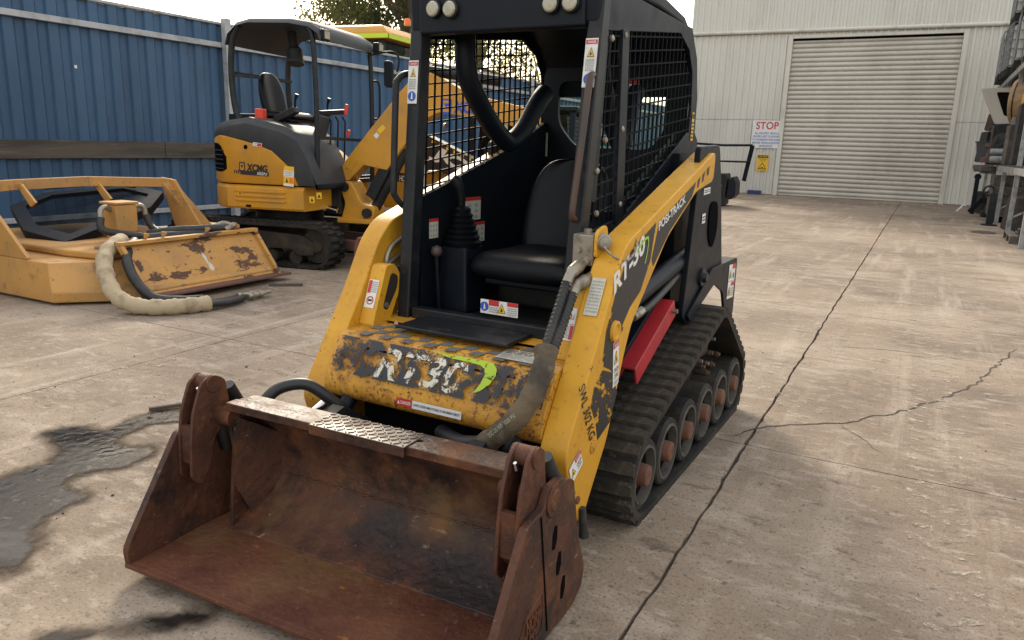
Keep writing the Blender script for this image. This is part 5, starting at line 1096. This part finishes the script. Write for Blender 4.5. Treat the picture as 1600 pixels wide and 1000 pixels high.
g0 = ca0+d_*.10; g1 = ca0+d_*.42; B().bar(g0+Vector((-.06,0,.05)),g1+Vector((-.06,0,.05)),.17,.12).build('cylinder_guard', M['blackmetal'], exc, .01)
B().tube(smoothpath([(.66,.03,.9),(.78,.06,1.15),(.95,.08,1.4),(1.2,.08,1.6)],4),.018,8).build('hose', M['hose'], exc)
b = B(); b.tube([(1.45,-.03,1.97),(2.3,-.03,1.86)],.05,12); b.build('arm_cylinder', M['black_dusty'], exc)
s0 = Vector((2.86,0,1.42)); B().prism([(2.50,1.42),(2.66,1.52),(2.74,1.35),(2.55,.45),(2.42,.42),(2.46,1.2)],1,-.09,.09).build('dipper_arm', M['xyellow'], exc, .01)
B().prism(roundpoly([(2.40,.42),(2.58,.50),(2.65,.2),(2.4,.02),(2.1,.05),(2.0,.25),(2.15,.12),(2.32,.15)],.03),1,-.25,.25).build('digging_bucket', M['rustblade'], exc, .01)

# ================================================================== SECOND MACHINE BEHIND (boom sloping down to the right)
JF = Frame((-3.9,8.1,0),10); jp = JF.px
jcb = thing('skid_steer_loader', 'yellow and black skid steer loader with JCB lettering on its sloping boom', 'skid steer', JF)
YJ_ = -.70
jq = lambda p,y=YJ_: (lambda v_: (v_.x,v_.z))(jp(p,1,y))
B().prism(roundpoly([jq((590,322)),jq((582,268)),jq((606,225)),jq((630,238)),jq((646,268)),jq((644,300)),jq((628,326))],.03),1,YJ_-.02,YJ_+.16).build('boom_tower', M['xyellow'], jcb, .01)
quad_dec(1,YJ_-.022,(608,282),(634,285),(608,268),[('text','155',.02,.15,.45,.95,'white'),('text','HD',.62,.1,.95,.7,'white')],jcb,'d_black',JF,'lettering'); quad_dec(1,YJ_-.022,(601,298),(620,300),(602,286),[('lines',.08,.1,.9,.9,3,'d_grey')],jcb,'cream_label',JF)
bpj = [jq((628,205)),jq((672,212)),jq((765,260)),jq((838,302)),jq((832,335)),jq((750,294)),jq((664,256)),jq((630,240))]
jb = B().prism(bpj,1,YJ_-.06,YJ_+.12).build('boom', M['d_black'], jcb, .008)
quad_dec(1,YJ_-.062,(669,249),(748,288),(676,224),[('text','JCB',.0,.0,1,1,'white',.12,.06)],jb,None,JF,'lettering')
for k in range(8):
    x = 674+k*11.3; y = 219+k*5.3; quad_dec(1,YJ_-.0625,(x,y+4),(x+5,y+6),(x+2,y),[],jb,'d_yellow',JF,'chevron')
cabp = [jq((676,140),-.4),jq((830,140),-.4),jq((835,300),-.4),jq((676,290),-.4)]
B().box((-1.3,-.55,.25),(.55,.75,.95)).build('body', M['xyellow'], jcb, .03); B().prism([(-.75,.96),(.35,.96),(.30,1.62),(-.7,1.62)],1,-.38,.65).build('cab_glass', M['darkglass'], jcb, .01)
for x,y in ((-.78,-.42),(.38,-.42),(-.78,.66),(.38,.66)): B().box((x-.03,y-.03,.96),(x+.03,y+.03,1.63)).build('cab_post', M['black'], jcb, .008)
B().box((-.84,-.48,1.631),(.44,.72,1.69)).build('cab_roof', M['black'], jcb, .02); B().box((-.2,-.1,1.0),(.3,.4,1.55)).build('seat', M['vinyl'], jcb, .05)
B().lathe((-.45,-.46,1.42),(0,-1,0),[(0,.12),(.05,.12),(.07,.08),(.07,0)],16).build('work_lamp', M['lens'], jcb)
for x in (-.85,.15):
    for s in (-1,1):
        w = B(); w.lathe((x,(-.56 if s < 0 else .76),.40),(0,s,0),[(0,.36),(.02,.40),(.22,.40),(.25,.36),(.25,.2),(.2,.18),(.2,0)],26); w.build('wheel', M['rubber'], jcb)

# ================================================================== SLASHER DECK
slr = thing('slasher_deck', 'scratched yellow slasher attachment with hoses lying beside the blue fence', 'slasher', Frame((0,0,0),0))
X0, X1, Y0, Y1 = -7.6, -5.42, 3.24, 5.34
# deck body: side skirt plus sloped near corner
dk = B(); rgl = []
out = [(-5.60,3.24),(-5.16,3.70),(-5.16,4.98),(-5.7,5.36),(-7.6,5.36),(-7.9,4.9),(-7.9,3.7),(-7.6,3.24)]
inn = [(-5.72,3.30),(-5.42,3.70),(-5.42,4.95),(-5.8,5.28),(-7.5,5.28),(-7.75,4.85),(-7.75,3.72),(-7.5,3.30)]
dk.loft([[(x,y,.02) for x,y in out],[(x+(.02 if x > -5.3 else 0),y,.10) for x,y in out],[(x,y,.305) for x,y in inn]]); dko = dk.build('deck', M['syellow'], slr, .012)
B().prism([(-5.50,3.62),(-5.9,3.55),(-7.4,3.55),(-7.55,4.0),(-7.55,4.7),(-7.4,5.0),(-5.9,5.0),(-5.50,4.9)],2,.3055,.365).build('deck_top', M['syellow'], slr, .02)
B().prism([(-6.4,3.225),(-6.4,3.235),(-7.5,3.235),(-7.5,3.225)],2,.05,.28).build('side_plate', M['syellow'], slr)
# hitch plate, slanting back
def hp(p,t): return p
Pa,Pb,Pc,Pd = Vector((-5.13,3.70,.03)),Vector((-5.13,5.02,.03)),Vector((-5.40,5.00,.415)),Vector((-5.40,3.66,.415))
n_ = (Pb-Pa).cross(Pd-Pa).normalized(); b = B(); b.loft([[Pa,Pb,Pc,Pd],[q+n_*.02 for q in (Pa,Pb,Pc,Pd)]]); hpo = b.build('hitch_plate', M['syellow_worn'], slr, .003)
for A_,C_ in ((Pa,Pd),(Pb,Pc)): B().bar(A_+n_*.03,C_+n_*.03,.035,.05,n_).build('plate_flange', M['syellow_worn'], slr, .004)
B().bar(Pd+n_*.03+Vector((0,-.02,.01)),Pc+n_*.03+Vector((0,.02,.01)),.07,.03).build('hitch_lip', M['syellow_worn'], slr, .004); B().bar(Pa+n_*.05+Vector((0,-.05,.0)),Pb+n_*.05+Vector((0,.08,.0)),.13,.02).build('hitch_foot', M['rustblade'], slr, .004)
for t in (.18,.30,.62,.86): q = Pd.lerp(Pc,t)+n_*.03; B().prism([(0,0),(.05,.03),(.05,.05),(0,.05)],1,-.006,.006).build('hitch_tab', M['syellow'], slr, loc=q+Vector((-.03,0,.02)))
B().bar(Pa.lerp(Pb,.33)+n_*-.01+Vector((-.16,.0,.16)),Pa.lerp(Pb,.33)+Vector((-.5,-.22,.16)),.02,.2).build('side_brace', M['syellow'], slr)
tx = B(); tp_ = [(.50,.34),(.515,.30),(.535,.36),(.53,.46),(.515,.50),(.522,.60),(.505,.72),(.497,.60),(.503,.48)]; tx.face([Pa.lerp(Pd,t).lerp(Pb.lerp(Pc,t),u_)+n_*.0212 for u_,t in tp_]); tx.build('torn_label', M['cream_label'], hpo, smooth=None)
# push hoop
hbar = [(-6.62,3.05,.80),(-6.60,3.6,.83),(-6.55,4.2,.845),(-6.50,4.96,.815)]
for a_,c_ in zip(hbar,hbar[1:]): B().bar(a_,c_,.07,.085).build('hoop_bar', M['syellow'], slr, .005)
B().bar((-6.50,4.97,.83),(-6.16,5.20,.31),.16,.03,(1,.3,0)).build('hoop_leg', M['syellow'], slr, .003)
B().prism([(-6.62,.86),(-6.42,.84),(-6.02,.33),(-6.02,.306),(-6.40,.306),(-6.45,.40),(-6.58,.72)],1,5.0,5.03).build('hoop_leg', M['syellow'], slr, .003)
B().prism([(-6.75,.84),(-6.55,.82),(-5.98,.32),(-5.98,.306),(-6.40,.306),(-6.5,.44),(-6.7,.70)],1,3.30,3.33).build('hoop_leg', M['syellow'], slr, .003)
B().prism([(-6.85,.84),(-6.65,.84),(-6.65,.80),(-6.8,.77)],1,2.9,3.34).build('hoop_bar', M['syellow'], slr, .003)
for y in (3.62,4.28): B().prism([(-6.60,.84),(-6.52,.84),(-6.35,.70),(-6.42,.66)],1,y,y+.02).build('hoop_gusset', M['syellow'], slr)
# motor with fittings
mx,my = -6.02,4.13; mo = B().box((mx-.10,my-.10,.44),(mx+.10,my+.10,.685)).build('hydraulic_motor', M['syellow'], slr, .02)
B().box((mx-.085,my-.085,.36),(mx+.085,my+.085,.445)).build('motor_foot', M['syellow'], mo, .01); B().box((mx-.11,my-.11,.685),(mx+.11,my+.11,.705)).build('motor_cap', M['syellow'], mo, .006)
for s in (-1,1):
    B().tube(smoothpath([(mx+.02,my+s*.10,.64),(mx+.03,my+s*.15,.665),(mx+.04,my+s*.20,.64),(mx+.05,my+s*.21,.56)],5),.022,10).build('hose_elbow', M['steel'], mo)
    B().tube(smoothpath([(mx+.05,my+s*.21,.58),(mx+.10,my+s*.22,.48),(mx+.25,my+s*.10+.1,.43)],5),.03,10).build('motor_hose', M['hose'], mo)
def hose(pts, r_, m, name): b = B(); P = smoothpath(pts,7); b.tube(P,[r_*(1+(.07*math.sin(k*1.3)+.05*math.sin(k*3.1) if 'sleeve' in name else .02*math.sin(k*1.3))) for k in range(len(P))],16); return b.build(name, m, slr, 0, 60)
hose([(-5.88,4.28,.42),(-5.70,4.40,.46),(-5.55,4.55,.47),(-5.45,4.75,.47)],.035,M['hose'],'motor_hose'); hose([(-5.80,4.15,.40),(-5.65,4.35,.42),(-5.5,4.6,.43)],.04,M['hose'],'motor_hose')
hose([(-5.6,4.72,.46),(-5.55,4.82,.50),(-5.50,4.9,.46)],.024,M['steel'],'hose_elbow'); hose([(-5.42,4.72,.46),(-5.40,4.80,.50),(-5.45,4.88,.45)],.024,M['steel'],'hose_elbow')
hose([(-5.62,3.85,.43),(-5.52,3.72,.42),(-5.40,3.55,.36),(-5.24,3.44,.24),(-5.05,3.38,.12),(-4.88,3.42,.062),(-4.72,3.52,.055),(-4.63,3.66,.055),(-4.58,3.80,.055)],.058,M['beige_sleeve'],'hose_sleeve')
hose([(-5.56,3.92,.42),(-5.45,3.80,.40),(-5.30,3.66,.33),(-5.14,3.60,.20),(-4.98,3.62,.08),(-4.86,3.74,.05),(-4.76,3.9,.045)],.038,M['hose'],'hydraulic_hose')
for dx in (-.03,.035): hose([(-4.60+dx,3.74,.055),(-4.60+dx,3.95,.04),(-4.63+dx,4.10,.035),(-4.66+dx,4.16,.035)],.026,M['hose'],'hydraulic_hose')
for k in range(2):
    b = B(); x = -4.68+k*.065; b.lathe((x,4.15+k*.05,.035),(-.10,1,0),[(0,.022),(.03,.028),(.05,.028),(.05,.022),(.12,.022),(.12,.028),(.16,.028),(.16,.018),(.26,.018),(.26,0)],12); b.build('quick_coupler', M['steel'], slr, 0, 30)
tag(B().bar((-4.95,4.75,.012),(-4.72,4.92,.014),.03,.02).build('stick', M['timber']), 'pale stick on the ground by the slasher hitch plate', 'stick')
B().box((-5.75,3.70,.366),(-5.55,3.95,.385)).build('hose_bracket', M['steel'], slr); B().tube([(-5.60,3.80,.37),(-5.60,3.80,.47)],.012,8).build('bracket_bolt', M['chrome'], slr)

# ================================================================== LOOSE WINDSCREEN LYING ON THE DECK
M['wsglass'] = glass('dark_reflection_glass', (.30,.34,.37), .10, .14)  # dark bluish tint puts the pane's dark reflection into the glass colour
wsf = thing('loose_windscreen', 'black framed machine windscreen with wiper resting on the slasher deck', 'windscreen', Frame((0,0,0),0))
A0,A1,A2,A3,A4,A5 = Vector((-7.30,3.93,.62)),Vector((-7.36,4.28,.755)),Vector((-6.95,4.92,.80)),Vector((-6.62,5.04,.56)),Vector((-6.42,4.75,.39)),Vector((-6.30,3.80,.39))
A5b = Vector((-6.75,3.72,.47))
outl = [A0,A1,A2,A3,A4,A5,A5b]; cen = sum(outl,Vector())/7; nn = (A2-A0).cross(A5-A0).normalized(); nn = nn if nn.z > 0 else -nn
flat = [p-nn*((p-cen).dot(nn)) for p in outl]; inn_ = [p.lerp(cen,.20) for p in flat]
b = B(); b.loft([[p-nn*.045 for p in flat],[p+nn*.03 for p in flat],[p+nn*.035 for p in inn_],[p-nn*.01 for p in inn_],[p-nn*.045 for p in flat]],caps=False); b.build('frame', M['black'], wsf, .004)
b = B(); b.face([p+nn*.018 for p in inn_]); b.build('pane', M['wsglass'], wsf, smooth=None)
B().tube([A1.lerp(A5,.15)+nn*.05,A2.lerp(A4,.12)+nn*.06],.013,8).build('wiper_blade', M['black'], wsf); B().tube([A1.lerp(A2,.4)+nn*.05,A2.lerp(A4,.25)+nn*.06],.009,8).build('wiper_arm', M['black'], wsf)

# ================================================================== TRUCK CAB BEYOND THE FENCE
TF = Frame((-11.6,13.9,0),8); trk = thing('wheel_loader', 'big yellow roofed machine cab with orange beacon beyond the fence', 'loader', TF)
tp = lambda p,y=-.9: TF.px(p,1,y)
B().box((-1.6,-.9,.0),(2.4,.9,1.9)).build('body', M['xyellow'], trk, .05)
b = B(); b.loft([[(x*f_,y*f_,z) for x,y in ((-.9,-.85),(1.25,-.85),(1.25,.85),(-.9,.85))] for f_,z in ((1.10,3.30),(1.12,3.42),(1.0,3.56),(.9,3.60))]); rf_ = b.build('cab_roof', M['xyellow'], trk, .03)
B().box((.2,-.965,3.315),(1.42,-.955,3.405)).build('hi_vis_strip', M['hiviz'], rf_); B().box((1.405,-.9,3.315),(1.415,.9,3.405)).build('hi_vis_strip', M['hiviz'], rf_)
for x in (-.85,.15,1.2):
    for y in (-.82,.82): B().box((x-.06,y-.05,1.9),(x+.06,y+.05,3.31)).build('cab_post', M['black'], trk, .01)
B().box((-.83,-.80,1.95),(1.18,.80,3.28)).build('cab_glass', M['darkglass'], trk)
b = B(); b.box((-.8,-.3,1.9),(.2,.5,2.8)); b.build('seat', M['black'], trk, .05)
bq = tp((622,38)); B().lathe((bq.x,-.5,3.60),(0,0,1),[(0,.07),(.10,.07),(.14,.05),(.15,0)],14).build('beacon', M['orange'], trk)
B().box((-.80,-.95,3.60),(-.68,-.8,3.74)).build('work_lamp', M['black'], trk, .01)
for x in (-1.0,1.8):
    for s in (-1,1): B().lathe((x,s*.9,.8),(0,s,0),[(0,.7),(.05,.8),(.4,.8),(.45,.7),(.45,.4),(.4,0)],24).build('wheel', M['rubber'], trk)

# ================================================================== TREES BEYOND THE FENCE
leafm = []
for k,c in enumerate(((.060,.075,.030),(.085,.095,.038),(.12,.12,.05))):
    m_ = mat('gum_leaf_%d' % k, c, .55, layers=[((c[0]*.6,c[1]*.6,c[2]*.6),3,.4,.65)]); m_.node_tree.nodes['Principled BSDF'].inputs['Transmission Weight'].default_value = 0
    nt = m_.node_tree; tl = nt.nodes.new('ShaderNodeBsdfTranslucent'); tl.inputs['Color'].default_value = (c[0]*2.2,c[1]*2.2,c[2]*1.4,1); mx = nt.nodes.new('ShaderNodeMixShader'); mx.inputs['Fac'].default_value = .35
    nt.links.new(nt.nodes['Principled BSDF'].outputs[0],mx.inputs[1]); nt.links.new(tl.outputs[0],mx.inputs[2]); nt.links.new(mx.outputs[0],nt.nodes['Material Output'].inputs['Surface']); leafm.append(m_)
def tree(loc, H, Rc, label, seed, nclump=60, per=110, lean=0):
    r = random.Random(seed); t = thing('gum_tree', label, 'tree', Frame(loc,0), 'trees beyond the fence')
    tb = B(); P = [Vector((0,0,0)),Vector((.1*lean,.1,H*.2)),Vector((.3*lean,0,H*.45)),Vector((.5*lean,.1,H*.8))]; tb.tube(smoothpath(P,4),[H*.028*(1-k/14) for k in range(13)],9)
    cl_ = []
    for k in range(nclump):
        a_ = r.uniform(0,6.283); rad = Rc*math.sqrt(r.random()); z = H*(.42+.58*r.random()**.8); f_ = math.sin(min(1,max(.12,(z/H-.36)/.64))*math.pi*.92)**.6
        c = Vector((.5*lean+rad*f_*math.cos(a_), rad*f_*math.sin(a_), z)); cl_.append(c)
        if k % 7 == 0: base = Vector((.3*lean,0,H*r.uniform(.3,.6))); tb.tube([base,base.lerp(c,.5)+Vector((0,0,-.1*H*.3)),c],[H*.010,H*.007,H*.003],6)
    tb.build('trunk', M['leafbark'], t)
    lb_ = B()
    for c in cl_:
        cr = Rc*r.uniform(.16,.32); lb_.mi = r.choice((0,0,1,1,2))
        for k in range(per):
            d = Vector((r.gauss(0,1),r.gauss(0,1),r.gauss(0,.75))).normalized()*cr*r.random()**.4; q = c+d
            s_ = r.uniform(.07,.14)*(H/9); u_ = Vector((r.gauss(0,1),r.gauss(0,1),r.gauss(0,1)-.6)).normalized(); v_ = u_.cross(Vector((r.gauss(0,1),r.gauss(0,1),r.gauss(0,1)))).normalized()*.38
            lb_.face([q-u_*s_,q+v_*s_,q+u_*s_,q-v_*s_])
    lb_.build('crown', leafm, t, smooth=None, normals=False)
def at_px(px_, dist):
    v_ = WF.px(px_,2,0) if False else None; d = _fw+(px_[0]-800)/F_PX*_r-(px_[1]-500)/F_PX*_u; d.z = 0; d.normalize(); return EYE.xy.to_3d()+d*dist
tree(at_px((592,200),34),9.6,3.3,'tall gum tree behind the truck cab, leftmost of the trees',3,80,150)
tree(at_px((650,200),30),10,3.6,'gum tree behind the loader cab, second from the left',5,95,150)
tree(at_px((745,200),36),9.0,4.2,'gum tree seen through the loader mesh, third from the left',8,60,100)
tree(at_px((850,200),46),8.0,3.4,'gum tree furthest right, seen through the loader rear window',11,40,90)
